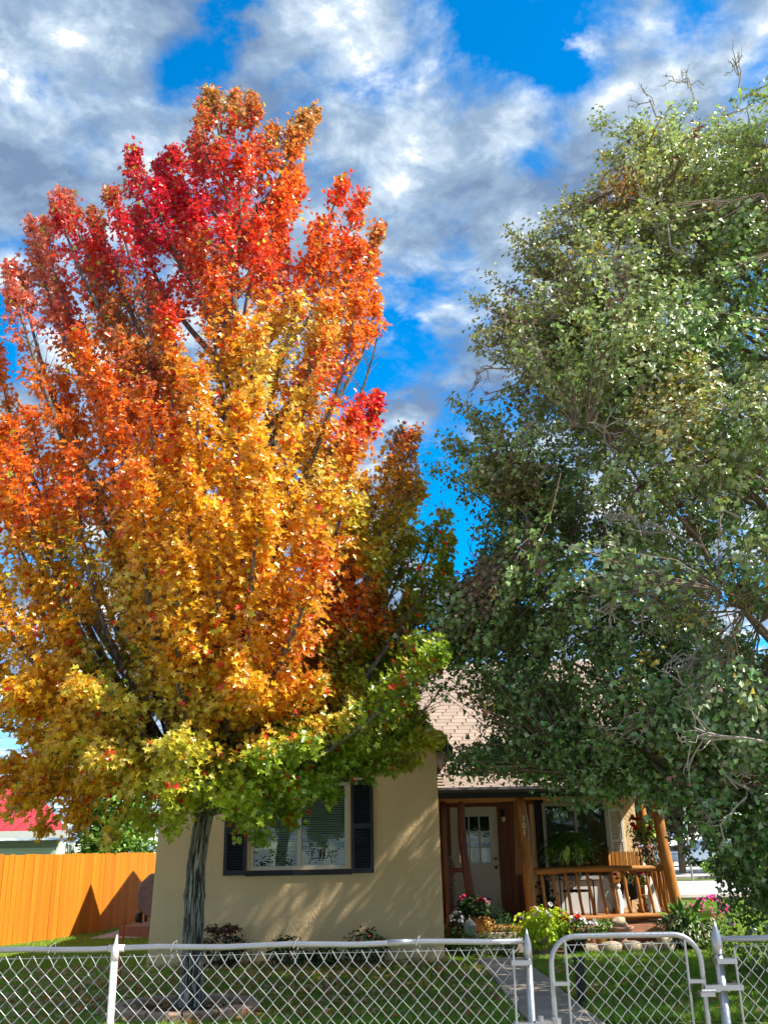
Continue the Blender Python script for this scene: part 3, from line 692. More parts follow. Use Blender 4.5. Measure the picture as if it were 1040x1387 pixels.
pot(t, c, .115, .17, mat('yellow_pot', (.62, .36, .10), .6, .3)); stems(t, c+[0, 0, .14], .16, 12); bush(t, c+[0, 0, .25], (.21, .15, .13), 260, .055, (.13, .26, .05), OVAL, hang=.2)
c = np.array([2.98, 15.95, .10])
t = thing('potted_plant', 'tiny pink flowering plant in a brown pot left of the yellow pot', 'potted plant', c)
pot(t, c, .07, .1); bush(t, c+[0, 0, .13], (.1, .08, .07), 90, .035, G2, OVAL); flowers(t, c+[0, 0, .14], (.1, .08, .07), 9, (.75, .3, .4), .022)
c = np.array([3.50, 16.05, 0])
t = thing('bird_bath', 'terracotta bird bath on a short wide pedestal in front of the porch rail', 'bird bath', c)
MB().lathe([(.17, 0), (.17, .04), (.11, .07), (.10, .24), (.13, .27)], c, 24).build('pedestal', mat('pinkish_clay', (.45, .24, .17), .8, .2, var=.4, vscale=10), t, smooth=True)
MB().lathe([(.06, .27), (.20, .30), (.235, .36), (.215, .365), (.16, .325), (.02, .315)], c, 28).build('basin', MATS['pinkish_clay'], t, smooth=True)
t2 = MB(); t2.ball(c+[0, 0, .40], (.13, .12, .10), 18, 12, jit=.25)
o = t2.build('boulder', stone_m, None, smooth=True); solo(o, 'rounded pale tan boulder sitting in the terracotta bird bath', 'boulder')
c = np.array([3.88, 16.35, 0])
t = thing('planter_box', 'long brick-red planter box on bricks below the porch rail', 'planter', c)
MB().b2(c+[-.32, -.1, .24], c+[.38, .1, .27]).b2(c+[-.30, -.09, .27], c+[.36, -.07, .36]).b2(c+[-.30, .07, .27], c+[.36, .09, .36]).b2(c+[-.30, -.07, .27], c+[-.28, .07, .36]).b2(c+[.34, -.07, .27], c+[.36, .07, .36]).build('box', mat('salmon_tray', (.55, .26, .16), .7, .3, var=.3, vscale=9), t)
MB().b2(c+[-.28, -.07, .27], c+[.34, .07, .33]).build('soil', mat('red_mulch', (.42, .09, .03), .9, .1, var=.6, vscale=25, bump=.8, bscale=60), t)
for i in range(3):
    for j in range(3): piece('brick', bk, c+np.array([-.2+j*.205+(.05 if i % 2 else 0), -.04, .035+i*.066]), t)
    for j in range(3): piece('brick', bk, c+np.array([-.2+j*.205+(.05 if i % 2 else 0), .04, .035+i*.066]), t)
c = np.array([3.15, 16.42, 0])
t = thing('bench', 'low salmon coloured plank bench under the porch rail behind the yellow pot', 'bench', c)
MB().b2(c+[-.5, -.12, .31], c+[.28, .12, .35]).build('seat', MATS['salmon_tray'], t)
for x in (-.42, .2): MB().b2(c+[x, -.1, 0], c+[x+.06, .1, .31]).build('leg', MATS['salmon_tray'], t)
# stone border, each stone a part
c = np.array([3.4, 15.85, 0])
SB = thing('stone_border', 'row of rough tan stones edging the flower bed below the porch', 'stone border', c)
x = 2.82
for i, (w_, h_) in enumerate(((.30, .085), (.34, .10), (.28, .105), (.24, .09), (.26, .15))):
    mb = MB(); xx = x+w_/2; h_ *= 1.6; mb.ball((xx, 15.82+.02*math.sin(i*3)+(.1 if i == 4 else 0), h_/2), (w_/2*1.0, .11, h_/2*1.25), 14, 8, jit=.3)
    V = mb.v[0]; cc = np.array([xx, 15.82, h_/2]); 
    V[:] = cc+np.sign(V-cc)*np.abs(V-cc)**.72*np.array([w_/2, .11, h_/2])**.28; V[:, 2] = np.maximum(V[:, 2], -.02)
    mb.build('stone', stone_m, SB, smooth=True); x += w_+.012
MB().add([(2.15, 15.95, .006), (4.75, 15.95, .006), (4.8, 16.76, .02), (2.4, 16.76, .02)], [(0, 1, 2, 3)]).build('flower_bed', soil, None)['kind'] = 'structure'
MB().b2((1.95, 15.55, 0), (2.66, 15.93, .03)).build('paving_slab', concrete, None)['kind'] = 'structure'
c = np.array([4.12, 15.95, 0])
t = thing('potted_plant', 'small yellow flowering plant by the stones near the right end of the border', 'potted plant', c)
pot(t, c, .08, .11); bush(t, c+[0, 0, .16], (.13, .1, .09), 140, .04, (.16, .2, .03), OVAL); flowers(t, c+[0, 0, .17], (.12, .1, .08), 10, (.65, .35, .02), .024)
# spiky plant and white-edged foliage at the end post
c = np.array([4.55, 16.15, 0])
t = thing('planter', 'tall spiky plant with cream-edged leaves in a dark pot beside the porch end post', 'planter', c)
pot(t, c, .18, .26, MATS['dark_pot']); soil_disc(t, c+[0, 0, .22], .15)
n = 46; a = rng.uniform(0, 6.28, n); el = rng.uniform(.7, 1.45, n); d = np.stack([np.cos(a)*np.cos(el), np.sin(a)*np.cos(el), np.sin(el)], 1)
leafcloud('blade', np.tile(c+[0, 0, .28], (n, 1))+.03*rng.standard_normal((n, 3)), np.stack([-np.cos(a)*np.sin(el), -np.sin(a)*np.sin(el), np.cos(el)], 1), d, rng.uniform(.35, .62, n), STRAP, cols_for(n, (.16, .28, .05), .2), plant_m, t, kind='stuff', droop=.12)
bush(t, c+[.02, -.05, .34], (.40, .28, .26), 620, .075, (.10, .2, .04), OVAL, alt=(.52, .55, .35), altp=.38, hang=.6); stems(t, c+[0, 0, .24], .36, 16)
c = np.array([5.0, 16.3, 0])
t = thing('flower_bush', 'loose bush of pink and magenta flowers right of the porch end post', 'flowers', c)
stems(t, c, .6, 26, .005); bush(t, c+[0, 0, .32], (.36, .3, .32), 520, .06, (.08, .16, .03), OVAL, alt=(.3, .3, .1), altp=.2)
flowers(t, c+[-.05, 0, .42], (.34, .26, .34), 26, (.72, .12, .42), .035); flowers(t, c+[0, 0, .42], (.32, .26, .26), 12, (.65, .06, .10), .035); flowers(t, c+[0, 0, .30], (.36, .3, .2), 12, (.8, .6, .62), .03)
# --- steps area, left
c = np.array([1.27, 16.30, .14])
t = thing('lantern', 'pale grey metal lantern with a domed top standing on the lower step', 'lantern', c+[-.05, 0, 0])
c = c+[-.05, 0, 0]
lg = MB(); lg.b2(c+[-.095, -.095, 0], c+[.095, .095, .025]).b2(c+[-.095, -.095, .24], c+[.095, .095, .26])
for sx in (-1, 1):
    for sy in (-1, 1): lg.b2(c+[sx*.08-.01, sy*.08-.01, .025], c+[sx*.08+.01, sy*.08+.01, .24])
lg.lathe([(.10, .26), (.085, .29), (.05, .33), (.02, .35), (.015, .37)], c, 12); lg.tube([c+[0, -.03, .37], c+[0, -.02, .41], c+[0, .02, .41], c+[0, .03, .37]], .005, 6)
lg.build('frame', mat('galvanised_pale', (.42, .47, .46), .5, .4, metal=.2, var=.4, vscale=20), t)
MB().b2(c+[-.075, -.075, .026], c+[.075, .075, .238]).build('glass', mat('milky_glass', (.45, .52, .48), .2, .5), t)
c = np.array([1.37, 16.62, .27])
t = thing('potted_plant', 'terracotta pot of bright pink geraniums on the upper step in front of the door', 'potted plant', c)
pot(t, c, .13, .24); soil_disc(t, c+[0, 0, .2], .11); stems(t, c+[0, 0, .2], .26, 16); bush(t, c+[-.04, 0, .38], (.25, .2, .16), 380, .075, G1, LOBED)
flowers(t, c+[-.10, -.02, .43], (.2, .14, .14), 7, (.72, .05, .16), .035); flowers(t, c+[.06, -.02, .40], (.17, .14, .10), 5, (.72, .3, .36), .032)
c = np.array([1.50, 16.45, .27])
t = thing('clay_jug', 'round honey-coloured clay jug tucked right of the geranium pot', 'jug', c)
MB().lathe([(.05, 0), (.09, .05), (.10, .12), (.07, .19), (.05, .21), (.06, .235)], c, 20).build('body', mat('honey_glaze', (.55, .25, .04), .3, .6), t, smooth=True)
MB().tube([c+[.09, 0, .09], c+[.14, 0, .13], c+[.12, 0, .19], c+[.06, 0, .2]], .012, 8).build('handle', MATS['honey_glaze'], t, smooth=True)
c = np.array([1.02, 16.4, .14])
t = thing('flower_pot', 'small white-spotted flowers in a dark pot left of the pale lantern', 'flower pot', c)
pot(t, c, .10, .16, MATS['dark_pot']); bush(t, c+[0, 0, .28], (.15, .12, .18), 130, .05, DG, OVAL); flowers(t, c+[0, 0, .3], (.12, .1, .17), 12, (.8, .8, .82), .03)
# carved ornament hung by the left porch post
c = np.array([1.0, 16.9, .75])
mb = MB()
for ph in (0, math.pi): mb.tube([(1.0+.045*math.sin(z*9+ph), 16.88, z) for z in np.linspace(.62, 1.42, 30)], .018, 7)
for z in np.linspace(.7, 1.4, 7): mb.ball((1.0+.03*math.sin(z*31), 16.86, z), (.03, .015, .03), 8, 6)
o = mb.build('wall_ornament', mat('pale_patterned_clay', (.40, .30, .24), .7, .3, var=.8, vscale=30), None, smooth=True); solo(o, 'narrow twisted pale ornament hanging beside the leftmost porch log', 'ornament')
# low shrubs at the foot of the house
for i, (px, py, r_, lab, col, alt, ap) in enumerate((
        (300, 1302, .36, 'dark shrub with rusty brown top leaves just right of the maple trunk', DG, (.12, .05, .03), .25),
        (388, 1304, .30, 'low green shrub below the middle of the front window', G1, None, 0),
        (440, 1304, .20, 'smallest low shrub at the wall below the right sash of the front window', G1, None, 0),
        (497, 1305, .33, 'low green shrub at the wall below the right window shutter', G1, None, 0))):
    c = gnd(px, py); c[1] = min(c[1], 14.75)-r_*.45; c[0] = at(px, py, c[1])[0]; c[2] = 0
    t = thing('shrub', lab, 'shrub', c); stems(t, c, r_*1.1, 16, .005, bark2_m)
    bush(t, c+[0, 0, r_*.75], (r_, r_*.75, r_*.72), int(1500*r_), .06, col, OVAL, alt=alt, altp=ap)
    if i == 0: bush(t, c+[0, 0, r_*1.5], (r_*.7, r_*.4, .05), 180, .06, (.13, .045, .03), OVAL)
    if i == 3: flowers(t, c+[0, 0, .3], (.3, .2, .24), 6, (.5, .12, .06), .02)
c = np.array([1.62, 16.0, 0])
t = thing('shrub', 'feathery dark green bush in front of the porch steps', 'shrub', c); stems(t, c, .4, 16)
bush(t, c+[0, 0, .34], (.24, .2, .36), 700, .075, (.03, .10, .02), STRAP, up=.2)
c = np.array([1.12, 15.75, 0])
t = thing('shrub', 'low mixed greenery at the house corner below the lantern', 'shrub', c); stems(t, c, .3, 16)
bush(t, c+[0, 0, .18], (.34, .25, .2), 520, .06, (.05, .12, .02), OVAL, alt=(.2, .3, .04), altp=.25)
# --- on the porch
c = np.array([4.16, 17.75, .385])
t = thing('wooden_chair', 'orange log-framed chair with a slatted back behind the porch rail', 'chair', c)
for i in range(7): MB().box(c+[-.21+i*.07, .30, .66], (.058, .022, .78)).build('back_slat', log_wood, t)
for x in (-.28, .28):
    logpost(c+[x, .30, 0], c+[x, .30, 1.13], .032, .030, log_wood, 'back_post', t, seg=9, n=6, knots=0); logpost(c+[x, -.22, 0], c+[x, -.22, .5], .03, .03, log_wood, 'leg', t, seg=9, n=6, knots=0)
    logpost(c+[x, -.26, .52], c+[x, .32, .52], .028, .028, log_wood, 'arm', t, seg=9, n=6, knots=0)
for i in range(5): MB().box(c+[0, -.2+i*.1, .33], (.52, .085, .022)).build('seat_slat', log_wood, t)
c = np.array([3.22, 17.85, .385])
t = thing('metal_chair', 'dark metal garden chair with a scrolled back behind the porch rail', 'chair', c)
f = MB()
f.tube([c+[-.25, .2, 0], c+[-.25, .2, .85], c+[-.1, .22, .95], c+[.1, .22, .95], c+[.25, .2, .85], c+[.25, .2, 0]], .012, 8)
for x in (-.25, .25): f.tube([c+[x, -.25, 0], c+[x, -.25, .6], c+[x, .2, .62]], .012, 8)
f.build('frame', black_metal, t)
sc = MB()
for i in range(6):
    for s in (-1, 1): sc.tube([c+[s*(.05+.05*math.cos(q)*(1-q/9))+.0, .21, .42+i*.08+.04*math.sin(q)] for q in np.linspace(0, 6.5, 12)], .006, 5)
sc.build('scrollwork', black_metal, t)
MB().lathe([(.24, .41), (.245, .43), (.22, .44)], c, 18).build('seat', black_metal, t)
c = np.array([3.80, 17.2, .385])
t = thing('garden_ornament', 'white winged garden figure between the balusters in front of the wooden chair', 'ornament', c)
MB().lathe([(.09, 0), (.05, .10), (.07, .3), (.05, .42), (.03, .47)], c, 14).build('body', white_cer, t, smooth=True)
MB().ball(c+[0, 0, .51], .05).build('head', white_cer, t, smooth=True)
for s in (-1, 1):
    P = [(0, .2), (s*.07, .32), (s*.15, .62), (s*.22, .66), (s*.26, .55), (s*.22, .36), (s*.10, .16)]
    MB().prism([(c[0]+a, c[2]+b) for a, b in P], c[1]+.03, c[1]+.05).build('wing', white_cer, t)
c = np.array([4.33, 17.1, .385])
t = thing('garden_ornament', 'white pointed ornament standing behind the right-hand balusters', 'ornament', c)
MB().lathe([(.12, 0), (.13, .05), (.11, .2), (.07, .4), (.02, .62), (.005, .66)], c, 6).build('body', white_cer, t)
MB().lathe([(.14, -.0), (.14, .03)], c, 12).build('base', white_cer, t)
c = np.array([4.02, 17.35, .385])
t = thing('flower_pot', 'black pot of magenta flowers just under the porch top rail', 'flower pot', c)
MB().lathe([(.14, 0), (.14, .02), (.02, .03), (.02, .28), (.12, .3), (.15, .52), (.16, .53), (.14, .5), (.02, .49)], c, 20).build('stand_pot', MATS['dark_pot'], t, smooth=True)
bush(t, c+[.05, 0, .62], (.24, .16, .13), 300, .06, (.1, .22, .04), OVAL); flowers(t, c+[.03, 0, .68], (.24, .14, .08), 16, (.75, .05, .35), .04)
c = np.array([3.80, 17.05, .385])+[0.32, -.1, 0]
t = thing('clay_pot', 'small stack of red clay pots on the porch floor behind the balusters', 'pot', c)
pot(t, c, .10, .16); pot(t, c+[.0, 0, .10], .09, .14)
c = np.array([2.62, 17.5, .385])
t = thing('flower_pot', 'dark pot with pale pink flowers beside the numbered porch post', 'flower pot', c+[-.02, 0, 0])
pot(t, c, .12, .2, MATS['dark_pot']); bush(t, c+[0, 0, .4], (.16, .14, .26), 160, .07, DG, LOBED); flowers(t, c+[0, 0, .42], (.15, .1, .24), 8, (.6, .35, .33), .04)
# hanging fern
c = at(770, 1136, 17.15)
t = thing('hanging_plant', 'big drooping green fern hanging from the porch beam before the dark window', 'hanging plant', c)
pot(t, c+[0, 0, -.12], .14, .18, MATS['dark_pot'])
MB().tube([c+[-.13, 0, .05], c+[0, 0, .55], c+[.13, 0, .05]], .003, 5).tube([c+[0, .13, .05], c+[0, 0, .55]], .003, 5).tube([c+[0, 0, .55], c+[0, -.2, .95]], .003, 5).build('hanger', black_metal, t)
n = 1500; a = rng.uniform(0, 6.28, n); fr_ = np.floor(a/6.28*70)/70*6.28; q = rng.random(n)**.7
ln = .38+.14*np.sin(fr_*5+1); hx = np.cos(fr_)*ln*q; hy = np.sin(fr_)*ln*q; hz = .05+.30*q*(1-.15*np.sin(fr_*9))-.62*q*q*(1+.2*np.sin(fr_*13))
P = c+np.stack([hx, hy, hz], 1)+.008*rng.standard_normal((n, 3)); sdv = np.where(rng.random(n) < .5, 1, -1)[:, None]*np.stack([-np.sin(fr_), np.cos(fr_), -.3+0*fr_], 1)+.4*np.stack([np.cos(fr_), np.sin(fr_), -q*2], 1)
leafcloud('frond', P, np.stack([.4*np.cos(fr_), .4*np.sin(fr_), 1+0*fr_], 1)+.2*rng.standard_normal((n, 3)), sdv, .095, STRAP, cols_for(n, (.10, .24, .03), .25), plant_m, t, droop=.2)
n = 26; a = rng.uniform(0, 6.28, n)
leafcloud('broad_leaf', c+[0, 0, -.08]+np.stack([np.cos(a)*.28*rng.random(n), np.sin(a)*.28*rng.random(n)-.1, rng.uniform(-.22, .05, n)], 1), np.stack([np.cos(a), np.sin(a)-.5, .5+0*a], 1), np.stack([.3*np.cos(a), .3*np.sin(a), -1+0*a], 1), rng.uniform(.12, .2, n), OVAL, cols_for(n, (.45, .6, .14), .25), plant_m, t, droop=.1)
# hanging basket right
c = at(876, 1128, 17.2)
t = thing('hanging_basket', 'hanging basket overflowing with red, orange and pink flowers beside the porch end post', 'hanging basket', c)
MB().lathe([(.02, -.14), (.10, -.12), (.16, 0), (.165, .01), (.13, 0)], c, 18).build('basket', mat('coir', (.08, .05, .03), .9, .1), t, smooth=True)
MB().tube([c+[-.15, 0, 0], c+[0, 0, .5], c+[.15, 0, 0]], .003, 5).tube([c+[0, 0, .5], c+[0, -.1, .9]], .003, 5).build('hanger', black_metal, t)
bush(t, c+[0, 0, .05], (.30, .24, .20), 460, .07, (.22, .34, .05), OVAL, alt=(.45, .5, .12), altp=.3, hang=.3); bush(t, c+[.05, 0, -.30], (.26, .2, .26), 420, .055, (.06, .10, .04), OVAL, alt=(.35, .3, .28), altp=.3, hang=.7)
flowers(t, c+[0, 0, .06], (.31, .24, .20), 12, (.75, .03, .04), .045); flowers(t, c+[-.1, 0, .08], (.26, .2, .2), 9, (.75, .25, .03), .045); flowers(t, c+[0, 0, -.28], (.28, .2, .26), 26, (.75, .45, .5), .035); flowers(t, c+[0, 0, .12], (.28, .2, .2), 9, (.85, .7, .55), .04)
# --- yard
c = gnd(788, 1362)
t = thing('path_light', 'square black path light standing in the lawn behind the gate', 'path light', c)
MB().b2(c+[-.045, -.045, -.02], c+[.045, .045, .40]).build('post', black_metal, t)
MB().b2(c+[-.06, -.06, .43], c+[.06, .06, .45]).build('cap', black_metal, t)
for sx in (-1, 1):
    for sy in (-1, 1): MB().b2(c+[sx*.04-.008, sy*.04-.008, .40], c+[sx*.04+.008, sy*.04+.008, .43]).build('strut', black_metal, t)
# patio block, covered grill
c = np.array([-5.2, 20.0, 0])
o = MB().add([(-5.50, 20.9, 0), (-3.3, 19.2, 0), (-3.3, 22, 0), (-5.3, 24, 0), (-5.50, 20.9, .17), (-3.3, 19.2, .27), (-3.3, 22, .27), (-5.3, 24, .20)], [(3, 2, 1, 0), (4, 5, 6, 7), (0, 1, 5, 4), (1, 2, 6, 5), (2, 3, 7, 6), (3, 0, 4, 7)]).build('low_wall', mat('brown_concrete', (.24, .14, .09), .9, .1, var=.3, vscale=4))
solo(o, 'low brown concrete patio block between the orange fence and the house', 'patio block')
c = at(213, 1249, 19.9)
t = thing('barbecue_grill', 'barbecue grill under a fitted brown cover at the left corner of the house', 'grill', c)
ZS = c[2]
mb = MB()
prof = [(-.34, .30), (-.36, .55), (-.30, .80), (-.12, .98), (.14, 1.0), (.34, .84), (.36, .55), (.34, .15), (-.1, .12)]
V = []; 
for s_, y in ((.96, -.32), (1, -.28), (1, .28), (.96, .32)): V += [(c[0]+a*s_, c[1]+y, ZS+b*s_*.9) for a, b in prof]
n = len(prof); F = [tuple(range(n)), tuple(range(3*n, 4*n))[::-1]]
for r_ in range(3): F += [(r_*n+i, (r_+1)*n+i, (r_+1)*n+(i+1) % n, r_*n+(i+1) % n) for i in range(n)]
mb.add(V, F); o = mb.build('cover', mat('brown_cover', (.26, .17, .14), .75, .2, var=.4, vscale=6, bump=.4, bscale=8), t); bevel(o, .03, 3)
for x in (-.27, .25): MB().tube([c+[x, -.2, 0], c+[x, -.2, .3]], .03, 8).tube([c+[x, .2, 0], c+[x, .2, .3]], .03, 8).build('leg', black_metal, t)
MB().ball(c+[-.32, -.25, .10], (.05, .03, .09), 10, 8).build('wheel', black_metal, t)
o = MB().tube([at(166, 1262, 12.5)*[1, 1, 0], at(169, 1246, 12.5)], .012, 8).build('marker_stake', mat('red_paint', (.55, .05, .03), .5)); solo(o, 'thin red marker stake showing above the fence beside the speckled post', 'stake')
# ring of edging blocks around the maple
TC = np.array([-2.09, 10.75, 0])
t = thing('tree_ring', 'ring of tan concrete edging blocks around the maple trunk', 'tree ring', TC)
nb = 13
for i in range(nb):
    a0 = 2*math.pi*i/nb; a1 = 2*math.pi*(i+1)/nb-.03; mb = MB(); V = []; m_ = 6
    for r_, z in ((.62, 0), (.74, 0), (.745, .10), (.72, .12), (.64, .12), (.62, .10)):
        V += [(TC[0]+r_*math.cos(a0+(a1-a0)*k_/m_), TC[1]+r_*.86*math.sin(a0+(a1-a0)*k_/m_), z+.004*(i % 3)) for k_ in range(m_+1)]
    n = m_+1; F = []
    for p_ in range(6):
        q_ = (p_+1) % 6; F += [(p_*n+k_, p_*n+k_+1, q_*n+k_+1, q_*n+k_) for k_ in range(m_)]
    F += [tuple(p_*n for p_ in range(6)), tuple(p_*n+m_ for p_ in range(6))[::-1]]
    mb.add(V, F); mb.build('edging_block', ring_m, t)
o = MB().lathe([(.62, .03), (.5, .06), (.2, .08), (.05, .09)], TC, 20).build('soil_bed', soil); o['kind'] = 'structure'

# ================================================================== NEIGHBOUR, FAR STREET
NB = thing('neighbour_house', 'neighbour house with a red metal roof beyond the orange fence', 'house', (-12, 31, 0))
MB().b2((-18, 30.4, 0), (-10.05, 31.2, 1.95)).b2((-18, 31.2, 0), (-11.2, 38, 1.95)).build('wall', mat('pale_green_siding', (.50, .55, .46), .8, .2, var=.15, vscale=3), NB)
sd_ = MB()
for i in range(12): sd_.box((-14.03, 30.385, .1+i*.155), (7.9, .02, .15), rx=.04)
sd_.build('siding', MATS['pale_green_siding'], NB, kind='stuff')
MB().b2((-18, 30.35, 1.78), (-10.0, 30.38, 2.0)).build('shade_board', mat('grey_board', (.20, .22, .19), .8), NB)
red = mat('red_metal_roof', (.45, .035, .04), .45, .4, var=.3, vscale=5)
rr_ = MB(); slab3(rr_, [(-18.5, 29.9, 2.24), (-9.6, 29.9, 2.24), (-12.9, 35, 4.2), (-18.5, 35, 4.2)], .05); slab3(rr_, [(-9.6, 29.91, 2.24), (-10.7, 33, 2.24), (-12.9, 35.01, 4.2)], .05); RRf = rr_.build('roof', red, NB)
sb = MB()
for x in np.arange(-18, -9.9, .42):
    ye = 35 if x < -12.9 else 29.9+(5.1)*(-9.6-x)/3.3; sb.tube([(x, 29.9, 2.265), (x, ye, 2.265+(ye-29.9)*1.96/5.1)], .025, 4)
sb.build('roof_rib', red, RRf, kind='stuff')
MB().b2((-18.5, 29.84, 2.05), (-9.58, 29.898, 2.26)).build('fascia', white_paint, NB)

def car(name, label, loc, rz, body, L=4.6, Wd=1.8, Ht=1.5, truck=False):
    t = thing(name, label, 'car', (0, 0, 0)); m_ = mat('car_paint_'+name+str(len(MATS)), body, .3, .5)
    if truck: pr = [(-L/2, .35), (-L/2, .95), (-.35, 1.0), (-.3, 1.75), (.75, 1.75), (1.25, 1.05), (L/2-.1, .98), (L/2, .8), (L/2, .35)]
    else: pr = [(-L/2, .35), (-L/2, .85), (-L/2+.3, 1.0), (-L/2+.75, Ht), (.35, Ht), (1.05, 1.0), (L/2-.15, .85), (L/2, .6), (L/2, .35)]
    o = MB().prism(pr, -Wd/2, Wd/2).build('body', m_, t); bevel(o, .07, 3)
    zt = (1.70 if truck else Ht-.08)
    for s in (-1, 1):
        y = s*(Wd/2+.003)
        if truck: q = [(-.22, 1.1), (-.18, zt), (.68, zt), (1.05, 1.1)]
        else: q = [(-L/2+.5, 1.03), (-L/2+.85, zt), (.3, zt), (.85, 1.03)]
        MB().prism(q, y-.004, y+.004).build('side_window', mat('car_glass', (.02, .025, .03), .1, .6), t)
    for x in (-L/2+.85, L/2-.85):
        for s in (-1, 1):
            w = MB(); w.tube([(x, s*(Wd/2-.1), .33), (x, s*(Wd/2+.03), .33)], .33, 18); wo_ = w.build('wheel', mat('tyre', (.02, .02, .02), .8), t)
            MB().tube([(x, s*(Wd/2-.0), .33), (x, s*(Wd/2+.04), .33)], .19, 12).build('rim', galv, wo_)
    for s in (-1, 1): MB().box((L/2-.03, s*(Wd/2-.3), .72), (.1, .3, .12)).build('headlight', white_cer, t)
    t.location = loc; t.rotation_euler = (0, 0, rz); ORG[t.name] = np.array(loc, float); return t
cp = gnd(938, 1172)
car('parked_car', 'white car parked across the far street, just right of the porch end post', (at(925, 1160, 74)[0], 74, 0), R(5), (.55, .57, .60))
car('parked_pickup', 'pale blue pickup parked across the far street, right of the white car', (at(962, 1160, 72)[0], 72, 0), R(184), (.30, .38, .48), L=5.2, truck=True)
def far_tree(label, c, h, r, n, base, alt, size=.22, tr=.15, name='tree', low=.25, cat='tree'):
    c = np.array(c, float); t = thing(name, label, cat, c)
    mb = MB(); mb.tube([c, c+[.1, 0, h*.35], c+[-.1, 0, h*.8]], [tr, tr*.8, tr*.3], 8)
    for k_ in range(8):
        a = rng.uniform(0, 6.28); z = h*rng.uniform(.25, .7); mb.tube([c+[0, 0, z], c+[math.cos(a)*r*.5, math.sin(a)*r*.5, z+h*.15], c+[math.cos(a)*r*.85, math.sin(a)*r*.85, z+h*.18]], [tr*.4, tr*.25, .02], 6)
    mb.build('trunk', bark2_m, t)
    k = 60; cc = rng.standard_normal((k, 3)); cc /= np.linalg.norm(cc, axis=1, keepdims=True); cc *= rng.random((k, 1))**.4
    hh = h*(1-low)/2; cc = c+[0, 0, h*low+hh]+cc*[r*.85, r*.85, hh*.9]
    idx = rng.integers(0, k, n); d = rng.standard_normal((n, 3)); P = cc[idx]+d*[r*.13, r*.13, hh*.13]; P[:, 2] = np.maximum(P[:, 2], .05)
    cl = cols_for(n, base, .25, alt, .25)*(1+.25*rng.standard_normal((k, 1)))[idx]
    leafcloud('crown', P, rng.standard_normal((n, 3))+[0, 0, .8], rng.standard_normal((n, 3)), size*rng.uniform(.6, 1.3, n), LOBED, np.clip(cl, .005, .9), plant_m, t); return t
far_tree('olive and rusty leaved tree across the street, seen right of the porch end post', (16, 56, 0), 9.5, 5.0, 7000, (.10, .10, .04), (.22, .13, .09), .34, .2, low=.12)
far_tree('pale brown-leaved tree across the street, behind the hanging basket', (13.5, 64, 0), 9, 5, 6000, (.16, .12, .08), (.3, .22, .17), .36, .2, low=.1)
far_tree('dark green tree beyond the far street, mostly hidden by the hawthorn', (25, 58, 0), 10, 6, 7000, (.03, .06, .015), (.06, .09, .02), .36, .25, low=.1)
far_tree('lime green rounded bush on the verge in front of the white car', (14.9, 46.5, 0), 1.0, .8, 900, (.30, .45, .05), (.4, .5, .1), .14, .03, 'bush', .0, 'bush')
far_tree('bright green bushy tree between the red roof and the fence corner', (-9.2, 34, 0), 4.2, 1.6, 3500, (.12, .24, .03), (.2, .3, .05), .22, .1, low=.1)
far_tree('grey-green tree far behind the orange fence near the house', (-6.5, 44, 0), 7, 3.0, 4000, (.09, .12, .04), (.14, .16, .06), .3, .15, low=.15)
up = MB(); up.tube([(13.1, 44.5, 0), (13.1, 44.5, 4.0)], .05, 8); up.build('pole', flat('grey_pole', (.25, .25, .24)), None); 
o = bpy.data.objects['pole']; o.name = 'sign_post'; solo(o, 'thin grey post on the far verge right of the porch', 'post')
# low light-green shrub behind the right hand fence
c = gnd(1022, 1322)
t = thing('shrub', 'low yellow-green shrub with white-edged leaves behind the right-hand fence', 'shrub', c*[1, 1, 0])
stems(t, c, .4, 14, .005); bush(t, c+[0.1, 0.3, .22], (.62, .4, .24), 800, .06, (.30, .38, .05), OVAL, alt=(.5, .5, .3), altp=.3)

# ================================================================== MAPLE
def vnoise(P, s, off=0.0):
    P = np.asarray(P)*s+off
    return (np.sin(P[:, 0]*1.0+1.3*np.sin(P[:, 1]*1.1+off))+np.sin(P[:, 1]*1.27+1.1*np.sin(P[:, 2]*.9+2))+np.sin(P[:, 2]*1.13+1.2*np.sin(P[:, 0]*.8+4)))/3
def bez(a, b, c, d, n):
    t = np.linspace(0, 1, n)[:, None]; return (1-t)**3*a+3*(1-t)**2*t*b+3*(1-t)*t*t*c+t**3*d
MY = 10.8
MT = thing('maple_tree', 'tall autumn maple turning from green through orange to crimson at its top', 'tree', (-2.09, 10.75, 0))
leader_px = [(258, 1375), (261, 1300), (263, 1225), (266, 1170), (272, 1130), (280, 1090), (272, 1020), (272, 960), (285, 880), (300, 790), (316, 690), (322, 600), (320, 450), (308, 260), (290, 130)]
LD = np.array([at(x, y, MY+.15*math.sin(i*.9)*(i > 5)) for i, (x, y) in enumerate(leader_px)]); LD[0][2] = 0
def interp_path(P, n):
    d = np.concatenate([[0], np.cumsum(np.linalg.norm(np.diff(P, axis=0), axis=1))]); t = np.linspace(0, d[-1], n)
    return np.stack([np.interp(t, d, P[:, k]) for k in range(3)], 1)
